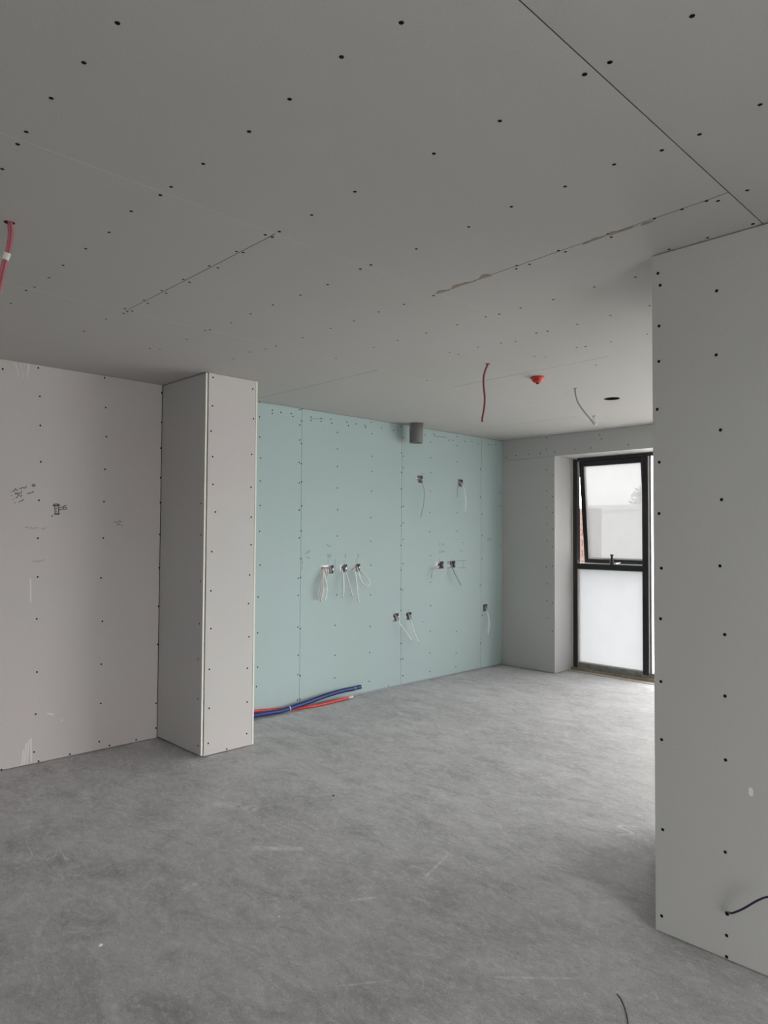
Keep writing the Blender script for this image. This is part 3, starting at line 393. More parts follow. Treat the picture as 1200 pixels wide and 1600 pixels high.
# planes: (u, v, w) -> world, w = out of the surface into the room
PL = {
    'x+': lambda c: (lambda u, v, w: (c + w, u, v)),       # face looks towards +X, u = y, v = z
    'y-': lambda c: (lambda u, v, w: (u, c - w, v)),       # face looks towards -Y, u = x, v = z
    'y+': lambda c: (lambda u, v, w: (u, c + w, v)),
    'x-': lambda c: (lambda u, v, w: (c - w, u, v)),
    'z-': lambda c: (lambda u, v, w: (u, v, c - w)),       # ceiling, u = x, v = y
}
def board(parent, mat, plane, u0, u1, v0, v1, holes=(), rounds=(), taper='u', gap=0.0008, gap_v=None, skew0=0.0, skew1=0.0, th=TH, name='plasterboard', edge=None, keep_pale=False):
    """one sheet: paper face with tapered long edges, cut-outs, gypsum edges"""
    gv = gap if gap_v is None else gap_v
    u0 += gap; u1 -= gap; v0 += gv; v1 -= gv
    us, vs = {u0, u1}, {v0, v1}
    T, TD = 0.05, 0.0012
    if taper == 'u' and u1 - u0 > 0.3: us |= {u0 + T, u1 - T}
    if taper == 'v' and v1 - v0 > 0.3: vs |= {v0 + T, v1 - T}
    rects = [tuple(h) for h in holes]
    sq = []
    for (cu, cv, r) in rounds:
        s = r * 1.35
        sq.append((cu - s, cu + s, cv - s, cv + s, cu, cv, r))
    for h in rects + [q[:4] for q in sq]:
        us |= {h[0], h[1]}; vs |= {h[2], h[3]}
    us = sorted(x for x in us if u0 <= x <= u1); vs = sorted(x for x in vs if v0 <= x <= v1)
    def depth(u, v):
        if taper == 'u' and u1 - u0 > 0.3 and (u - u0 < 1e-6 or u1 - u < 1e-6): return -TD
        if taper == 'v' and v1 - v0 > 0.3 and (v - v0 < 1e-6 or v1 - v < 1e-6): return -TD
        return 0.0
    uc = (u0 + u1) / 2
    def pt(u, v, w):
        k = (v - v0) / (v1 - v0)
        return plane(u, v + (skew0 * (1 - k) + skew1 * k) * (u - uc), w)
    bm = bmesh.new(); cache = {}; rims = set()
    def V(u, v):
        k = (round(u, 6), round(v, 6))
        if k not in cache: cache[k] = bm.verts.new(pt(u, v, depth(u, v)))
        return cache[k]
    for a, b in zip(us, us[1:]):
        for c, d in zip(vs, vs[1:]):
            mu, mv = (a + b) / 2, (c + d) / 2
            if any(h[0] < mu < h[1] and h[2] < mv < h[3] for h in rects): continue
            if any(q[0] < mu < q[1] and q[2] < mv < q[3] for q in sq): continue
            bm.faces.new((V(a, c), V(b, c), V(b, d), V(a, d)))
    for (a, b, c, d, cu, cv, r) in sq:
        n = 24; ring = [bm.verts.new(pt(cu + r * math.cos(2 * math.pi * k / n), cv + r * math.sin(2 * math.pi * k / n), 0)) for k in range(n)]
        s = b - cu; outer = []
        for k in range(n):
            an = 2 * math.pi * k / n; x, y = math.cos(an), math.sin(an); m_ = max(abs(x), abs(y))
            outer.append(V(cu + s * x / m_, cv + s * y / m_))
        rims.update(ring)
        for k in range(n):
            bm.faces.new((ring[k], ring[(k + 1) % n], outer[(k + 1) % n], outer[k]))
    bm.normal_update()
    be = [e for e in bm.edges if len(e.link_faces) == 1]
    ref = Vector(plane(0, 0, 1)) - Vector(plane(0, 0, 0))
    ex = bmesh.ops.extrude_edge_only(bm, edges=be)
    nv = [g for g in ex['geom'] if isinstance(g, bmesh.types.BMVert)]
    for v in nv: v.co -= ref * th
    for g in ex['geom']:
        if isinstance(g, bmesh.types.BMFace): 
            g.normal_update()
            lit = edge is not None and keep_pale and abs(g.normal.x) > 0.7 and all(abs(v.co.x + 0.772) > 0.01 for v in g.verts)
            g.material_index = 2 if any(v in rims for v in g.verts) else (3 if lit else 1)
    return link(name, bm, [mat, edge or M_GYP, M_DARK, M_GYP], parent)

def screw_bm(bm, c, n, r=0.0062):
    """bugle-head drywall screw: rim, dished head, cross recess hollow"""
    c = Vector(c); n = Vector(n); a = n.orthogonal().normalized(); b = n.cross(a)
    S_ = 8; rings = []
    for rr, h in ((r, -0.0004), (r * 0.92, 0.0004), (r * 0.4, 0.0003)):
        rings.append([bm.verts.new(c + n * h + (a * math.cos(2 * math.pi * k / S_) + b * math.sin(2 * math.pi * k / S_)) * rr) for k in range(S_)])
    for p, q in zip(rings, rings[1:]):
        for k in range(S_): bm.faces.new((p[k], p[(k + 1) % S_], q[(k + 1) % S_], q[k]))
    mid = bm.verts.new(c + n * 0.0002)
    for k in range(S_): bm.faces.new((rings[2][k], rings[2][(k + 1) % S_], mid))
_proto = {}
def screws(parent, pts, n, single=None):
    """single: indices big enough in the picture to be separate pieces; the rest are one part"""
    n = tuple(n); rest = []
    for i, p in enumerate(pts):
        if single is not None and i in single:
            if n not in _proto:
                bm = bmesh.new(); screw_bm(bm, (0, 0, 0), n)
                me = bpy.data.meshes.new('screw'); bm.to_mesh(me); bm.free(); me.materials.append(M_SCREW); _proto[n] = me
            o = bpy.data.objects.new('screw', _proto[n]); COL.objects.link(o); o.location = p
            child(o, parent)
        else: rest.append(p)
    if rest:
        bm = bmesh.new()
        for p in rest: screw_bm(bm, p, n)
        o = link('screw_heads', bm, M_SCREW, parent); o['kind'] = 'stuff'
def ribbons(name, lines, n, width, mat, parent, lift=0.0006, smooth=2):
    """pen or chalk strokes lying on a surface"""
    bm = bmesh.new(); n = Vector(n)
    for L in lines:
        P = spline(L, smooth) if len(L) > 2 else [Vector(p) for p in L]
        prev = None
        for i, p in enumerate(P):
            t = P[min(i + 1, len(P) - 1)] - P[max(i - 1, 0)]
            if t.length < 1e-6: continue
            s = n.cross(t.normalized()) * width / 2
            cur = (bm.verts.new(p + n * lift + s), bm.verts.new(p + n * lift - s))
            if prev: bm.faces.new((prev[0], prev[1], cur[1], cur[0]))
            prev = cur
    return link(name, bm, mat, parent)

# ------------------------------------------------------------------ floor
fl = boxes('floor', [(XT - 0.3, XE + 0.3, YB - 0.3, 6.75, -0.25, 0.0)], M_FLOOR)
tag(fl, 'bare grey concrete floor with scuffs and dust', 'floor', kind='structure')

# ------------------------------------------------------------------ ceiling
ceil = boxes('ceiling', [(XT - 0.3, XE + 0.3, YB - 0.3, 6.75, 2.64, 2.85)], M_DARK)
tag(ceil, 'grey plasterboard ceiling with open joints and black screws', 'ceiling', kind='structure')
zc = PL['z-'](H)
strips = [XT, -3.182, -1.979, -0.772, 0.43, 1.63, XE]
cuts = {-3.182: [(-1.0, 0), (1.394, 0.0), (3.742, -0.02), (6.14, 0)],
        -1.979: [(-0.18, 0), (2.214, -0.04), (4.62, 0)], -0.772: [(1.0, 0), (3.4, 0)], 0.43: [(2.2, 0), (4.6, 0)],
        1.63: [(1.0, 0), (3.4, 0)], 2.83: [(2.2, 0), (4.6, 0)], XT: [(0.63, 0), (3.035, 0), (5.43, 0)]}
PINK = D['pink_hole']
CEIL_ROUND = [(PINK[0], PINK[1], 0.017), (D['red_cable'][0][0], D['red_cable'][0][1], 0.014),
              (D['white_cable'][0][0], D['white_cable'][0][1], 0.012), (-2.585, 4.912, 0.058), (-4.472, 4.765, 0.066)]
for a, b in zip(strips, strips[1:]):
    vs = [(YB, 0)] + cuts[a] + [(6.62 if -3.2 > a > -3.0 else YW + 0.005, 0)]
    for (v0, s0), (v1, s1) in zip(vs, vs[1:]):
        rd = [r for r in CEIL_ROUND if a < r[0] < b and v0 < r[1] < v1]
        board(ceil, M_CEIL, zc, a + (0.0007 if a == -0.772 else 0), b - (0.0007 if b == -0.772 else 0), v0, v1, rounds=rd, skew0=s0, skew1=s1, gap=0.0006, gap_v=0.0015, edge=M_GAPSHADE, keep_pale=True)
screws(ceil, D['ceiling'], (0, 0, -1), set(D['near_idx']))
for L in D['torn']:
    bm = bmesh.new()
    top = [bm.verts.new((p[0], p[1], H - 0.0010)) for p in L]; bot = [bm.verts.new((p[0], p[1], H + 0.0002)) for p in L]
    bm.faces.new(top)
    for k in range(len(L)): bm.faces.new((top[k], top[(k + 1) % len(L)], bot[(k + 1) % len(L)], bot[k]))
    o = link('torn_paper', bm, M_TORN, ceil); o['label'] = 'brown patch where the face paper is torn off at the joint'

# ------------------------------------------------------------------ left wall (pink) and teal wall
wl = boxes('wall_left', [(-4.95, XL - 0.045, YB - 0.2, YP + 0.2, 0, 2.64)], M_BLOCK)
tag(wl, 'pinkish grey plasterboard wall at far left with pencil notes', 'wall', kind='structure')
px = PL['x+'](XL)
for a, b in ((YB, -1.31), (-1.31, -0.11), (-0.11, 1.09), (1.09, YP - 0.002)):
    board(wl, M_PINK, px, a, b, 0.004, H, gap=0.0007)
screws(wl, D['left'], (1, 0, 0))
o = ribbons('pencil_note', D['note'], (1, 0, 0), 0.0042, M_PENCIL, wl); o['label'] = 'small handwritten pencil list'
o = ribbons('tap_sketch', D['tap'], (1, 0, 0), 0.0055, M_PENCIL, wl); o['label'] = 'pencil sketch of a tap'
o = ribbons('pencil_note', D['note2'], (1, 0, 0), 0.0038, M_PENCIL, wl); o['label'] = 'two short pencil words'
o = ribbons('faint_note', D['faint'], (1, 0, 0), 0.006, M_FAINT, wl); o['label'] = 'faint rubbed out pencil writing'
o = ribbons('chalk_scribble', D['chalk'], (1, 0, 0), 0.009, M_CHALK, wl, smooth=1); o['label'] = 'pale chalky scribble strokes'

wt_ = boxes('wall_back', [(-4.95, XT - 0.045, YP + 0.2, 6.75, 0, 2.64)], M_BLOCK)
tag(wt_, 'teal moisture resistant plasterboard wall with cable outlets', 'wall', kind='structure')
pt_ = PL['x+'](XT)
BOX_W = [0.138, 0.082, 0.082, 0.084, 0.080, 0.128, 0.128, 0.080, 0.080, 0.076]
BOX_H = [0.076, 0.072, 0.072, 0.076, 0.076, 0.076, 0.072, 0.076, 0.076, 0.074]
BX = [(c[0], c[1], w, h) for c, w, h in zip(D['boxes'], BOX_W, BOX_H)]
for a, b in ((YP2 - 0.35, 3.540), (3.540, 4.722), (4.722, 5.934), (5.934, YW + 0.01)):
    hs = [(y - w / 2, y + w / 2, z - h / 2, z + h / 2) for y, z, w, h in BX if a < y < b]
    board(wt_, M_TEAL, pt_, a, b, 0.014, H, holes=hs, gap=0.0011, edge=M_GAPSHADE)
boxes('floor_track', [(XT - 0.04, XT - 0.006, YP2 - 0.3, YW, 0.0, 0.05)], M_TRACK, wt_)
screws(wt_, D['teal'], (1, 0, 0))
o = ribbons('pencil_marks', D['tealmarks'], (1, 0, 0), 0.0042, M_PENCILT, wt_); o['label'] = 'pencil setting-out marks round the outlets'

# ------------------------------------------------------------------ boxed pillar
pil = boxes('wall_pillar', [(XL - 0.02, XP - 0.03, YP + 0.03, YP2 - 0.03, 0, H)], M_DARK)
tag(pil, 'boxed plasterboard pillar with raw cream board edges', 'wall', kind='structure')
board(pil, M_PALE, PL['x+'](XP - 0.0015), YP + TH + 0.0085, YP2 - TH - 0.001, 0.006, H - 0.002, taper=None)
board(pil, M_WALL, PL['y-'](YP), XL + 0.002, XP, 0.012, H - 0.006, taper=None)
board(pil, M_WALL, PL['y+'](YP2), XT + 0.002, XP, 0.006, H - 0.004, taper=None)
screws(pil, [(p[0] - 0.0015, p[1], p[2]) for p in D['pillar_front']], (1, 0, 0))
screws(pil, D['pillar_side'], (0, -1, 0))

# ------------------------------------------------------------------ partition on the right
wr_ = boxes('wall_right', [(XR + TH, XE, YR + TH, 3.50, 0, H)], M_BLOCK)
tag(wr_, 'grey plasterboard partition at right with a free end', 'wall', kind='structure')
pr = PL['y-'](YR)
rx = [XR, 0.05, 1.25, XE]
for a, b in zip(rx, rx[1:]):
    rd = [(D['purple'][0][0], D['purple'][0][2], 0.007)] if a == XR else ()
    board(wr_, M_WALL, pr, a, b, 0.007, H - 0.004, rounds=rd, taper=None, gap=0.0008)
board(wr_, M_WALL, PL['x-'](XR), YR + TH + 0.001, 3.13, 0.006, H - 0.002, taper=None)
screws(wr_, D['right'], (0, -1, 0), set(range(40)))
bm = bmesh.new()
for k, (x, z) in enumerate(((-0.806, 0.56), (-0.800, 0.557), (-0.794, 0.560))):
    pass
vv = [bm.verts.new((x, YR - 0.0007, z)) for x, z in ((-0.832, 0.592), (-0.822, 0.594), (-0.818, 0.584), (-0.819, 0.568), (-0.827, 0.564), (-0.833, 0.573))]
bm.faces.new(vv)
o = link('filler_dab', bm, M_TAPE, wr_, recalc=False); o['label'] = 'small white dab of filler'

# unseen casing, added behind the partition to cast the dark floor patch
blocker = boxes('added_shade_casing', [(-1.425 + TH, -1.15, 3.13 + TH, 3.50 - TH, 0, 1.25 - TH)], M_BLOCK)
tag(blocker, 'unseen low casing added behind the right partition to shade the floor', 'wall', kind='structure')
board(blocker, M_WALL, PL['y-'](3.13), -1.425, -1.15, 0.006, 1.25, taper=None)
board(blocker, M_WALL, PL['x-'](-1.425), 3.13 + TH, 3.50, 0.006, 1.25, taper=None)
board(blocker, M_WALL, PL['y+'](3.50), -1.425 + TH, -1.15, 0.006, 1.25, taper=None)
board(blocker, M_WALL, lambda u, v, w: (u, v, 1.25 - TH + 0.0125 + w), -1.425 + TH, -1.15, 3.13 + TH, 3.50 - TH, taper=None)

# ------------------------------------------------------------------ window wall
W1 = (XJ, -1.55); W2 = (-1.0, 2.2)
wf = boxes('wall_far', [(-4.95, XJ - TH, YW + TH, 6.75, 0, 2.64), (XJ - TH, W1[1] + TH, YW + TH, 6.75, 2.235 + TH, 2.64),
                        (W1[1] + TH, W2[0] - TH, YW + TH, 6.75, 0, 2.64), (W2[0] - TH, W2[1] + TH, YW + TH, 6.75, 2.235 + TH, 2.64),
                        (W2[1] + TH, XE + 0.3, YW + TH, 6.75, 0, 2.64)], M_BLOCK)
tag(wf, 'grey plasterboard wall around the tall black window', 'wall', kind='structure')
pf = PL['y-'](YW)
board(wf, M_WALL, pf, XT, XJ, 0.006, 2.228, taper=None, gap=0.001)
xs = [XT, -2.25, 0.15, XE]
for a, b in zip(xs, xs[1:]): board(wf, M_WALL, pf, a, b, 2.228, H, taper=None, gap=0.0015)
board(wf, M_WALL, pf, W1[1], W2[0], 0.006, 2.228, taper=None)
board(wf, M_WALL, pf, W2[1], XE, 0.006, 2.228, taper=None)
for w in (W1, W2):
    board(wf, M_WALL, PL['x+'](w[0]), YW + 0.0015, YF + 0.05, 0.004, 2.235, taper=None, name='reveal_board')
    board(wf, M_WALL, PL['x-'](w[1]), YW + 0.0015, YF + 0.05, 0.004, 2.235, taper=None, name='reveal_board')
    board(wf, M_WALL, PL['z-'](2.235), w[0], w[1], YW + 0.0015, YF + 0.05, taper=None, name='soffit_board')
screws(wf, D['far'], (0, -1, 0))

# ------------------------------------------------------------------ walls out of view
wb_ = boxes('wall_rear', [(-4.95, XE + 0.3, YB - 0.2, YB, 0, 2.64)], M_WALL)
tag(wb_, 'grey wall behind the viewer', 'wall', kind='structure')
EW = (-0.38, 1.3)
we = boxes('wall_side', [(XE, XE + 0.3, YB, EW[0], 0, 2.64), (XE, XE + 0.3, EW[1], 6.75, 0, 2.64), (XE, XE + 0.3, EW[0], EW[1], 2.235, 2.64)], M_WALL)
tag(we, 'grey wall on the far right side with a window', 'wall', kind='structure')

# ------------------------------------------------------------------ windows
def bar(bm, x0, x1, z0, z1, y0=YF, y1=YF + 0.065): box_bm(bm, x0, x1, y0, y1, z0, z1)
def piece(name, L, mat, par, bevel=0.003):
    bm = bmesh.new()
    for b in L: bar(bm, *b)
    bmesh.ops.bevel(bm, geom=bm.edges[:], offset=bevel, segments=1, affect='EDGES')
    return link(name, bm, mat, par)
ZT = (1.062, 1.118)                                   # transom
w1 = empty('window_1', (XJ, YF, 0), 'tall black framed window with hazy panes and open top sash', 'window', kind='structure')
piece('jamb', [(XJ + 0.018, XJ + 0.066, 0.03, 2.222)], M_BLACK, w1)
piece('jamb', [(W1[1] - 0.06, W1[1] - 0.01, 0.03, 2.222)], M_BLACK, w1)
piece('head', [(XJ + 0.066, W1[1] - 0.06, 2.198, 2.228)], M_BLACK, w1)
piece('edge_seal', [(XJ + 0.001, XJ + 0.018, 0.03, 2.23, YF + 0.005, YF + 0.05), (XJ + 0.018, W1[1] - 0.01, 2.228, 2.2345, YF + 0.005, YF + 0.05)], M_BEAD, w1, 0.001)
mulls = [(-3.170, -3.112), (-2.40, -2.342)]
for a, b in mulls: piece('mullion', [(a, b, 0.06, 2.198, YF - 0.004, YF + 0.065)], M_BLACK, w1)
piece('transom', [(XJ + 0.066, -3.170, ZT[0], ZT[1])], M_BLACK, w1)
piece('transom_ledge', [(XJ + 0.068, -3.172, ZT[1], ZT[1] + 0.008, YF + 0.012, YF + 0.06)], M_BEAD, w1, 0.001)
piece('bottom_rail', [(XJ + 0.066, W1[1] - 0.06, 0.030, 0.082)], M_DUSTY, w1)
piece('packer', [(XJ + 0.002, W1[1] - 0.01, 0.0, 0.032, YF - 0.02, YF + 0.08)], M_SILL, w1, 0.004)
piece('sill_board', [(XJ + 0.004, W1[1] - 0.004, 0.0, 0.006, YF - 0.10, YF - 0.02)], plain('pale_dusty_board', (0.46, 0.42, 0.36), 0.9, var=0.15, scale=12), w1, 0.002)
# lower pane with its beads
piece('glazing_bead', [(-3.886, -3.868, 0.082, ZT[0], YF + 0.008, YF + 0.03), (-3.868, -3.176, 0.082, 0.096, YF + 0.008, YF + 0.03)], M_BEAD, w1, 0.002)
piece('glass_pane', [(-3.868, -3.170, 0.09, ZT[0], YF + 0.030, YF + 0.036)], M_FILM_LO, w1, 0.0005)
# second bay, clear glass; beads seen edge-on beside the mullion
piece('glazing_bead', [(-3.112, -3.100, 0.082, 2.198, YF + 0.004, YF + 0.03), (-3.090, -3.082, 0.082, 2.198, YF + 0.010, YF + 0.03)], M_BEAD, w1, 0.002)
piece('gasket', [(-3.100, -3.090, 0.082, 2.198, YF + 0.012, YF + 0.03)], M_BLACK, w1, 0.001)
for x0, x1 in ((-3.100, -2.400), (-2.342, W1[1] - 0.06)):
    piece('glass_pane', [(x0, x1, 0.082, 2.198, YF + 0.030, YF + 0.036)], M_FILM_MID, w1, 0.0005)
# top-hung sash, pushed open at the bottom
sash = bpy.data.objects.new('sash', None); COL.objects.link(sash)
sash.location = (-3.52, YF + 0.030, 2.196); sash.empty_display_size = 0.05
SX0, SX1, SH = -3.878, -3.168, 1.079
def spart(name, L, mat, bevel=0.003):
    bm = bmesh.new()
    for (x0, x1, z0, z1, y0, y1) in L: box_bm(bm, x0 + 3.52, x1 + 3.52, y0, y1, z0, z1)
    bmesh.ops.bevel(bm, geom=bm.edges[:], offset=bevel, segments=1, affect='EDGES')
    o = link(name, bm, mat); o.parent = sash; return o
spart('stile', [(SX0, SX0 + 0.052, -SH, 0, 0, 0.045)], M_BLACK)
spart('stile', [(SX1 - 0.034, SX1, -SH, 0, 0, 0.045)], M_BLACK)
spart('rail', [(SX0 + 0.052, SX1 - 0.034, -0.058, 0, 0, 0.045)], M_BLACK)
spart('rail', [(SX0 + 0.052, SX1 - 0.034, -SH, -SH + 0.045, 0, 0.045)], M_BLACK)
spart('glazing_bead', [(SX0 + 0.052, SX0 + 0.062, -SH + 0.045, -0.058, -0.002, 0.02), (SX0 + 0.062, SX1 - 0.034, -SH + 0.045, -SH + 0.058, -0.002, 0.02)], M_BEAD, 0.001)
spart('glass_pane', [(SX0 + 0.052, SX1 - 0.034, -SH + 0.045, -0.058, 0.02, 0.026)], M_FILM_UP, 0.0005)
sash.rotation_euler = (math.radians(5.6), 0, 0)
sash.parent = w1; sash.matrix_parent_inverse = Matrix.Translation(-w1.location)
# peg stay on the transom, arm reaching out to the sash
bm = bmesh.new()
lathe_bm(bm, [(0, 1.112), (0.016, 1.112), (0.021, 1.128), (0.021, 1.158), (0.016, 1.172), (0.012, 1.180), (0.012, 1.205), (0.018, 1.212), (0.018, 1.222), (0, 1.223)], -3.497, YF + 0.012, 12)
stay = link('stay_peg', bm, M_BLACK, w1)
bm = bmesh.new(); box_bm(bm, -3.478, -3.452, YF + 0.010, YF + 0.060, 1.124, 1.140); box_bm(bm, -3.470, -3.458, YF + 0.055, YF + 0.12, 1.132, 1.140)
link('stay_bracket', bm, M_FIT, w1)

def plain_window(name, c, label, axis):
    o = empty(name, c, label, 'window', kind='structure'); return o
w2 = empty('window_2', (W2[0], YF, 0), 'window hidden behind the partition', 'window', kind='structure')
bmf = [(W2[0] + 0.01, W2[0] + 0.06, 0.03, 2.228), (W2[1] - 0.06, W2[1] - 0.01, 0.03, 2.228), (0.57, 0.63, 0.03, 2.228), (W2[0] + 0.06, W2[1] - 0.06, 2.18, 2.228), (W2[0] + 0.06, W2[1] - 0.06, 0.0, 0.08)]
piece('frame', bmf, M_BLACK, w2)
piece('glass_pane', [(W2[0] + 0.06, 0.57, 0.08, 2.18, YF + 0.03, YF + 0.036)], M_GLASS, w2, 0.0005)
piece('glass_pane', [(0.63, W2[1] - 0.06, 0.08, 2.18, YF + 0.03, YF + 0.036)], M_GLASS, w2, 0.0005)
w3 = empty('window_3', (XE + 0.2, EW[0], 0), 'window in the side wall out of view', 'window', kind='structure')
boxes('frame', [(XE + 0.15, XE + 0.22, EW[0], EW[0] + 0.06, 0, 2.235), (XE + 0.15, XE + 0.22, EW[1] - 0.06, EW[1], 0, 2.235), (XE + 0.15, XE + 0.22, -0.23, -0.17, 0, 2.235),
                (XE + 0.15, XE + 0.22, EW[0], EW[1], 2.18, 2.235), (XE + 0.15, XE + 0.22, EW[0], EW[1], 0, 0.06)], M_BLACK, w3)
boxes('glass_pane', [(XE + 0.18, XE + 0.186, EW[0] + 0.06, EW[1] - 0.06, 0.06, 2.18)], M_GLASS, w3)

# ------------------------------------------------------------------ outside
boxes_o = boxes('ground', [(-60, 40, 6.76, 60, -3.7, -3.5)], M_PAVE)
tag(boxes_o, 'pale paving outside the window', 'ground', kind='structure')
wbld = empty('rendered_building', (-11.5, 21, -3.5), 'pale flat roofed building seen hazily through the upper pane', 'building')
boxes('wall', [(-24, -2, 20, 27, -3.5, 2.20)], M_EXT, wbld)
boxes('parapet_coping', [(-24.1, -1.9, 19.9, 27.1, 2.20, 2.34)], M_EXT, wbld)
bw = empty('brick_wall', (-5.6, 9.1, -3.5), 'red brick pier seen through the gap beside the open sash', 'wall')
boxes('mortar_core', [(-6.19, -5.06, 9.012, 9.30, -3.5, 1.80)], M_MORTAR, bw)
bm = bmesh.new(); zz = 0.3; row = 0
while zz < 1.76:
    x = -6.2 - (0.1125 if row % 2 else 0)
    while x < -5.06:
        a, b = max(x, -6.2), min(x + 0.215, -5.05)
        if b - a > 0.03: box_bm(bm, a, b, 9.0 - random.uniform(0, 0.003), 9.20, zz, zz + 0.065)
        x += 0.225
    zz += 0.075; row += 1
o = link('bricks', bm, M_BRICK, bw); o['kind'] = 'stuff'
tree = empty('tree', (-14.2, 30, -3.5), 'pale bushy tree rising behind the pale building', 'tree')
bm = bmesh.new(); tube_bm(bm, [Vector((-14.2, 30, -3.5)), Vector((-14.15, 30, -1)), Vector((-14.3, 30.1, 2.2)), Vector((-14.2, 30, 3.6))], lambda i, n: 0.22 - 0.05 * i, 8)
link('trunk', bm, M_BARK, tree)
bm = bmesh.new()
for k in range(700):
    th_, ph = random.uniform(0, 2 * math.pi), math.acos(random.uniform(-1, 1)); rr = random.uniform(0.3, 1) ** 0.5
    c = Vector((-13.75 + 1.0 * rr * math.sin(ph) * math.cos(th_), 30 + 1.2 * rr * math.sin(ph) * math.sin(th_), 2.8 + 1.0 * rr * math.cos(ph)))
    a = Vector((random.gauss(0, 1), random.gauss(0, 1), random.gauss(0, 1))).normalized(); b = a.orthogonal().normalized()
    s = random.uniform(0.08, 0.15)
    bm.faces.new([bm.verts.new(c + a * s), bm.verts.new(c + b * s * 0.5), bm.verts.new(c - a * s), bm.verts.new(c - b * s * 0.5)])
o = link('foliage', bm, M_LEAF, tree, recalc=False); o['kind'] = 'stuff'

# ------------------------------------------------------------------ back boxes in the teal wall
BOX_LABEL = [
    'wide steel back box full of cables, leftmost in the middle row', 'square steel back box second from left in the middle row',
    'square steel back box with a looped cable, third in the middle row', 'high square steel back box nearer the grey ceiling pipe',
    'high square steel back box nearer the window', 'wide shiny steel back box right of the centre joint, left of a pair',
    'wide shiny steel back box beside a ruled pencil bracket', 'low square steel back box just left of the centre joint',
    'low square steel back box just right of the centre joint', 'low square steel back box near the far corner']
for i, (y, z, w, h) in enumerate(BX):
    e = empty('back_box', (XT - 0.038, y, z), BOX_LABEL[i], 'outlet box', 'steel back boxes in the teal wall')
    bm = bmesh.new(); d = 0.036; t = 0.0012; hw, hh = w / 2 - 0.001, h / 2 - 0.001
    xb, xf = XT - d, XT - 0.001
    box_bm(bm, xb, xb + t, y - hw, y + hw, z - hh, z + hh)
    box_bm(bm, xb + t, xf, y - hw, y - hw + t, z - hh, z + hh); box_bm(bm, xb + t, xf, y + hw - t, y + hw, z - hh, z + hh)
    box_bm(bm, xb + t, xf, y - hw + t, y + hw - t, z - hh, z - hh + t); box_bm(bm, xb + t, xf, y - hw + t, y + hw - t, z + hh - t, z + hh)
    link('shell', bm, M_STEEL, e)
    for s in (-1, 1):
        bm = bmesh.new(); yy = y + s * (hw - 0.006)
        box_bm(bm, xf - 0.010, xf - 0.001, yy - 0.0045, yy + 0.0045, z - 0.008, z + 0.008)
        link('fixing_lug', bm, M_STEEL, e)
    for s in ((-1, 1) if w > 0.1 else (0.3,)):
        bm = bmesh.new(); n = 12; yy = y + s * w * 0.22
        ring = [bm.verts.new((xb + t + 0.0006, yy + 0.011 * math.cos(2 * math.pi * k / n), z + 0.004 + 0.011 * math.sin(2 * math.pi * k / n))) for k in range(n)]
        r2 = [bm.verts.new((xb + t + 0.0002, v.co.y, v.co.z)) for v in ring]
        bm.faces.new(ring)
        for k in range(n): bm.faces.new((ring[k], ring[(k + 1) % n], r2[(k + 1) % n], r2[k]))
        link('knockout', bm, M_DARK, e)
    if i in (3, 4):
        for s in (-1, 1):
            P = spline([(XT - 0.030, y - 0.024 * s, z - 0.028), (XT - 0.015, y - 0.018 * s, z + 0.010), (XT - 0.010, y + 0.004 * s, z - 0.004), (XT - 0.022, y + 0.022 * s, z + 0.026)], 5)
            tube('wire_tail', P, 0.004, M_GREYC if s < 0 else M_WHITE, e, 6)
    if i == 0:
        for s in (-0.6, 0.0, 0.5):
            P = spline([(XT - 0.030, y + s * 0.05, z + 0.02), (XT - 0.006, y + s * 0.05 + 0.012, z + 0.006), (XT - 0.012, y + s * 0.05 + 0.02, z - 0.026), (XT - 0.03, y + s * 0.05 + 0.028, z - 0.02)], 5)
            tube('wire_tail', P, 0.004, M_PINKC, e, 6)

# ------------------------------------------------------------------ cables out of the boxes
CAB = [
    ('longest pale cable hanging from the wide left box', M_PINKC, 0.0052), ('outermost left pale cable bowing out of the wide left box', M_PINKC, 0.0042),
    ('right hand pale cable with a kink hanging from the wide left box', M_WHITE, 0.0042), ('short thin pale cable at the right of the wide left box', M_PINKC, 0.0032),
    ('short pale cable behind the others in the wide left box', M_PINKC, 0.0040), ('white cable hanging straight down from the second middle row box', M_WHITE, 0.0052),
    ('pale cable slanting right out of the second middle row box', M_PINKC, 0.0048), ('long straight white cable hanging from the third middle row box', M_WHITE, 0.0055),
    ('white cable bent into a loop at the third middle row box', M_WHITE, 0.0058), ('thin dark grey cable curving from the high box beside the ceiling pipe', M_GREYC, 0.0035),
    ('white cable hanging from the high box nearer the window', M_WHITE, 0.0052), ('short thin grey cable tail at the high box nearer the window', M_GREYC, 0.0028),
    ('short grey cable drooping left from the wide shiny box', M_GREYC, 0.0045), ('flat grey cable slanting right from the box beside the pencil bracket', M_GREYC, 0.0058),
    ('thin white cable slanting right from the low box left of the joint', M_WHITE, 0.0044), ('thick white cable slanting right from the low box right of the joint', M_WHITE, 0.0058),
    ('white cable hanging from the low box near the far corner', M_WHITE, 0.0056)]
for (lab, m, r), P in zip(CAB, D['cables']):
    bm = bmesh.new(); Q = spline(P, 6); tube_bm(bm, Q, r * 1.12, 8)
    c = Q[0]; o = link('cable', bm, m)
    tag(o, lab, 'cable', 'cables out of the teal wall')
    t = (Q[-1] - Q[-2]).normalized()
    b2 = bmesh.new(); tube_bm(b2, [Q[-1] - t * 0.001, Q[-1] + t * 0.010], r * 0.45, 6); k = link('bare_core', b2, M_COPPER if m is M_PINKC else M_GREYC); k.parent = o

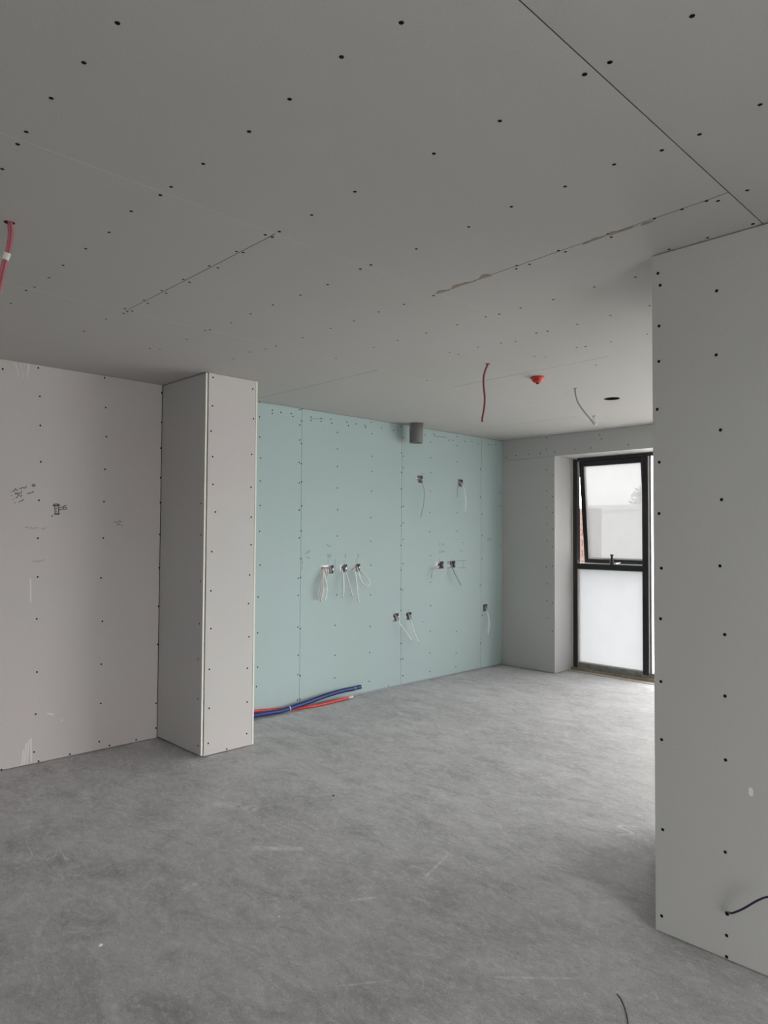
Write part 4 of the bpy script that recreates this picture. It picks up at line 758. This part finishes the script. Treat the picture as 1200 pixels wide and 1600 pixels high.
# ------------------------------------------------------------------ cables hanging from the ceiling
o = tube('cable', spline(D['red_cable'], 5), 0.0062, M_RED)
tag(o, 'single dull red cable hanging from the ceiling above the teal wall', 'cable')
o = tube('cable', spline(D['white_cable'], 5), 0.0062, M_GREYC)
tag(o, 'pale grey cable with folded end hanging from the ceiling near the round hole', 'cable')
for nm, key, r, m in (('folded_end', 'white_fold', 0.0062, M_WHITE), ('wire_core', 'white_coreA', 0.0036, M_GREYC), ('wire_core', 'white_coreB', 0.0036, M_GREYC)):
    k = tube(nm, spline(D[key], 5), r, m); k.parent = o
pa = tube('cable', spline(D['pinkA'], 6), 0.0044, M_ROSE, sides=10)
tag(pa, 'left one of two taped pink cables at the ceiling near left edge', 'cable', 'taped pink cables')
pb = tube('cable', spline(D['pinkB'], 6), 0.0044, M_ROSE, sides=10)
tag(pb, 'right one of two taped pink cables at the ceiling near left edge', 'cable', 'taped pink cables')
P = [Vector(p) for p in D['tape']]
bm = bmesh.new(); ax = (P[1] - P[0]).normalized(); sd = (ax.cross(_f)).normalized(); fw = ax.cross(sd).normalized()
rings = []
for p in (P[0], P[0].lerp(P[1], 0.5), P[1]):
    rings.append([bm.verts.new(p + sd * 0.0125 * math.cos(a) + fw * 0.0072 * math.sin(a)) for a in [2 * math.pi * k / 16 for k in range(16)]])
for a, b in zip(rings, rings[1:]):
    for k in range(16): bm.faces.new((a[k], a[(k + 1) % 16], b[(k + 1) % 16], b[k]))
o = link('tape_wrap', bm, M_TAPE); tag(o, 'white tape wrapped round the two pink cables', 'tape')

# ------------------------------------------------------------------ purple cable out of the partition
o = tube('cable', spline(D['purple'], 5), 0.0034, M_PURPLE)
tag(o, 'dark purple cable poking out low on the right partition', 'cable')

# ------------------------------------------------------------------ detector, pipe
e = empty('fire_detector', (-2.575, 3.90, H), 'small red round fire detector on the ceiling', 'detector')
bm = bmesh.new(); lathe_bm(bm, [(0, H), (0.046, H), (0.047, H - 0.008), (0.042, H - 0.012), (0.038, H - 0.013)], -2.575, 3.90)
link('base', bm, M_DET, e)
bm = bmesh.new(); lathe_bm(bm, [(0.038, H - 0.012), (0.036, H - 0.024), (0.026, H - 0.034), (0.016, H - 0.037), (0, H - 0.037)], -2.575, 3.90)
link('dome', bm, M_DET, e)
bm = bmesh.new(); lathe_bm(bm, [(0.010, H - 0.036), (0.010, H - 0.044), (0.007, H - 0.047), (0, H - 0.047)], -2.575, 3.90, 12)
link('sensor_tip', bm, plain('dark_red_plastic', (0.12, 0.01, 0.01), 0.4), e)
PX, PY = -4.472, 4.765
e = empty('soil_pipe', (PX, PY, 2.27), 'grey plastic pipe stub hanging from ceiling by the teal wall', 'pipe')
bm = bmesh.new(); lathe_bm(bm, [(0.056, 2.60), (0.0625, 2.60), (0.0625, 2.272), (0.0610, 2.267), (0.058, 2.267), (0.056, 2.272), (0.056, 2.60)], PX, PY, 32)
link('pipe_wall', bm, M_PIPE, e)
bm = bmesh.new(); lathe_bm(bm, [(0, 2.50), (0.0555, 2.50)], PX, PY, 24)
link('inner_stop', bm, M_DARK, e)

# ------------------------------------------------------------------ conduits on the floor
def conduit(name, pts, r, mat, label, tip, tipr, lab2):
    P = spline(pts, 60)
    # resample to an even ribbed pitch
    L = [0.0]
    for a, b in zip(P, P[1:]): L.append(L[-1] + (b - a).length)
    step = 0.0035; Q = []; k = 0; s = 0.0
    while s < L[-1]:
        while L[k + 1] < s: k += 1
        t = (s - L[k]) / max(1e-9, L[k + 1] - L[k]); Q.append(P[k].lerp(P[k + 1], t)); s += step
    e = empty(name, tuple(P[0]), label, 'conduit')
    bm = bmesh.new(); tube_bm(bm, Q, lambda i, n: r if i % 2 else r * 0.90, 12)
    link('ribbed_pipe', bm, mat, e)
    T = [Vector(p) for p in tip]; d = (T[1] - T[0]).normalized(); T = [Q[-1] - d * 0.006, Q[-1] + d * (T[1] - T[0]).length]
    o = tube('pipe_end', T, tipr, M_FIT, e, 12); o['label'] = lab2
    return e, Q
e, Q = conduit('blue_conduit', [(p[0], p[1], max(p[2], 0.0185) + (0, 0, 0, 0, .003, .011, .018, .018, .010, .004, 0, 0)[i]) for i, p in enumerate(D['blue'])], 0.0185, M_BLUE,
               'blue ribbed conduit lying against the teal wall', D['blue_tip'], 0.010, 'pale inner pipe end')
k = int(len(Q) * 0.93)
o = tube('coupling', [Q[k], Q[k + 2]], 0.0196, M_TRACK, e, 12); o['label'] = 'thin pale ring near the end'
k = min(range(len(Q)), key=lambda i: abs(Q[i].y - 3.372))
o = tube('cable_tie', [Q[k] , Q[k + 2]], 0.0202, M_TAPE, e, 12); o['label'] = 'white tie'
conduit('red_conduit', [(p[0], p[1], max(p[2] - (0.004 if 3 < i < 7 else 0), 0.0125)) for i, p in enumerate(D['red'])], 0.0125, M_REDP,
        'red ribbed conduit running under the blue one on the floor', D['red_tip'], 0.010, 'white pipe end')

# ------------------------------------------------------------------ crumbs on the floor
CR = [('white plaster crumb on the floor nearest the lower left corner', M_CRUMB, 0.0085), ('small pale plaster crumb in the middle of the near floor', M_CRUMB, 0.006),
      ('dark grit lump on the floor toward the teal wall', M_CLOD, 0.008), ('tiny white plaster crumb on the floor in front of the pillar', M_CRUMB, 0.006),
      ('tiny pale plaster crumb in the floor centre', M_CRUMB, 0.0055)]
for (lab, m, r), p in zip(CR, D['crumbs']):
    bm = bmesh.new(); bmesh.ops.create_icosphere(bm, subdivisions=2, radius=r)
    for v in bm.verts:
        v.co *= random.uniform(0.55, 1.1); v.co.z = max(v.co.z * 0.6, -r * 0.35); v.co.x *= 0.7; v.co += Vector((p[0], p[1], r * 0.35))
    tag(link('plaster_crumb' if m is M_CRUMB else 'grit_lump', bm, m), lab, 'debris')
o = tube('wire_offcut', spline([(p[0], p[1], 0.0015) for p in D['thread']], 5), 0.0014, M_CLOD)
tag(o, 'thin dark wire offcut on the concrete at bottom right', 'wire')
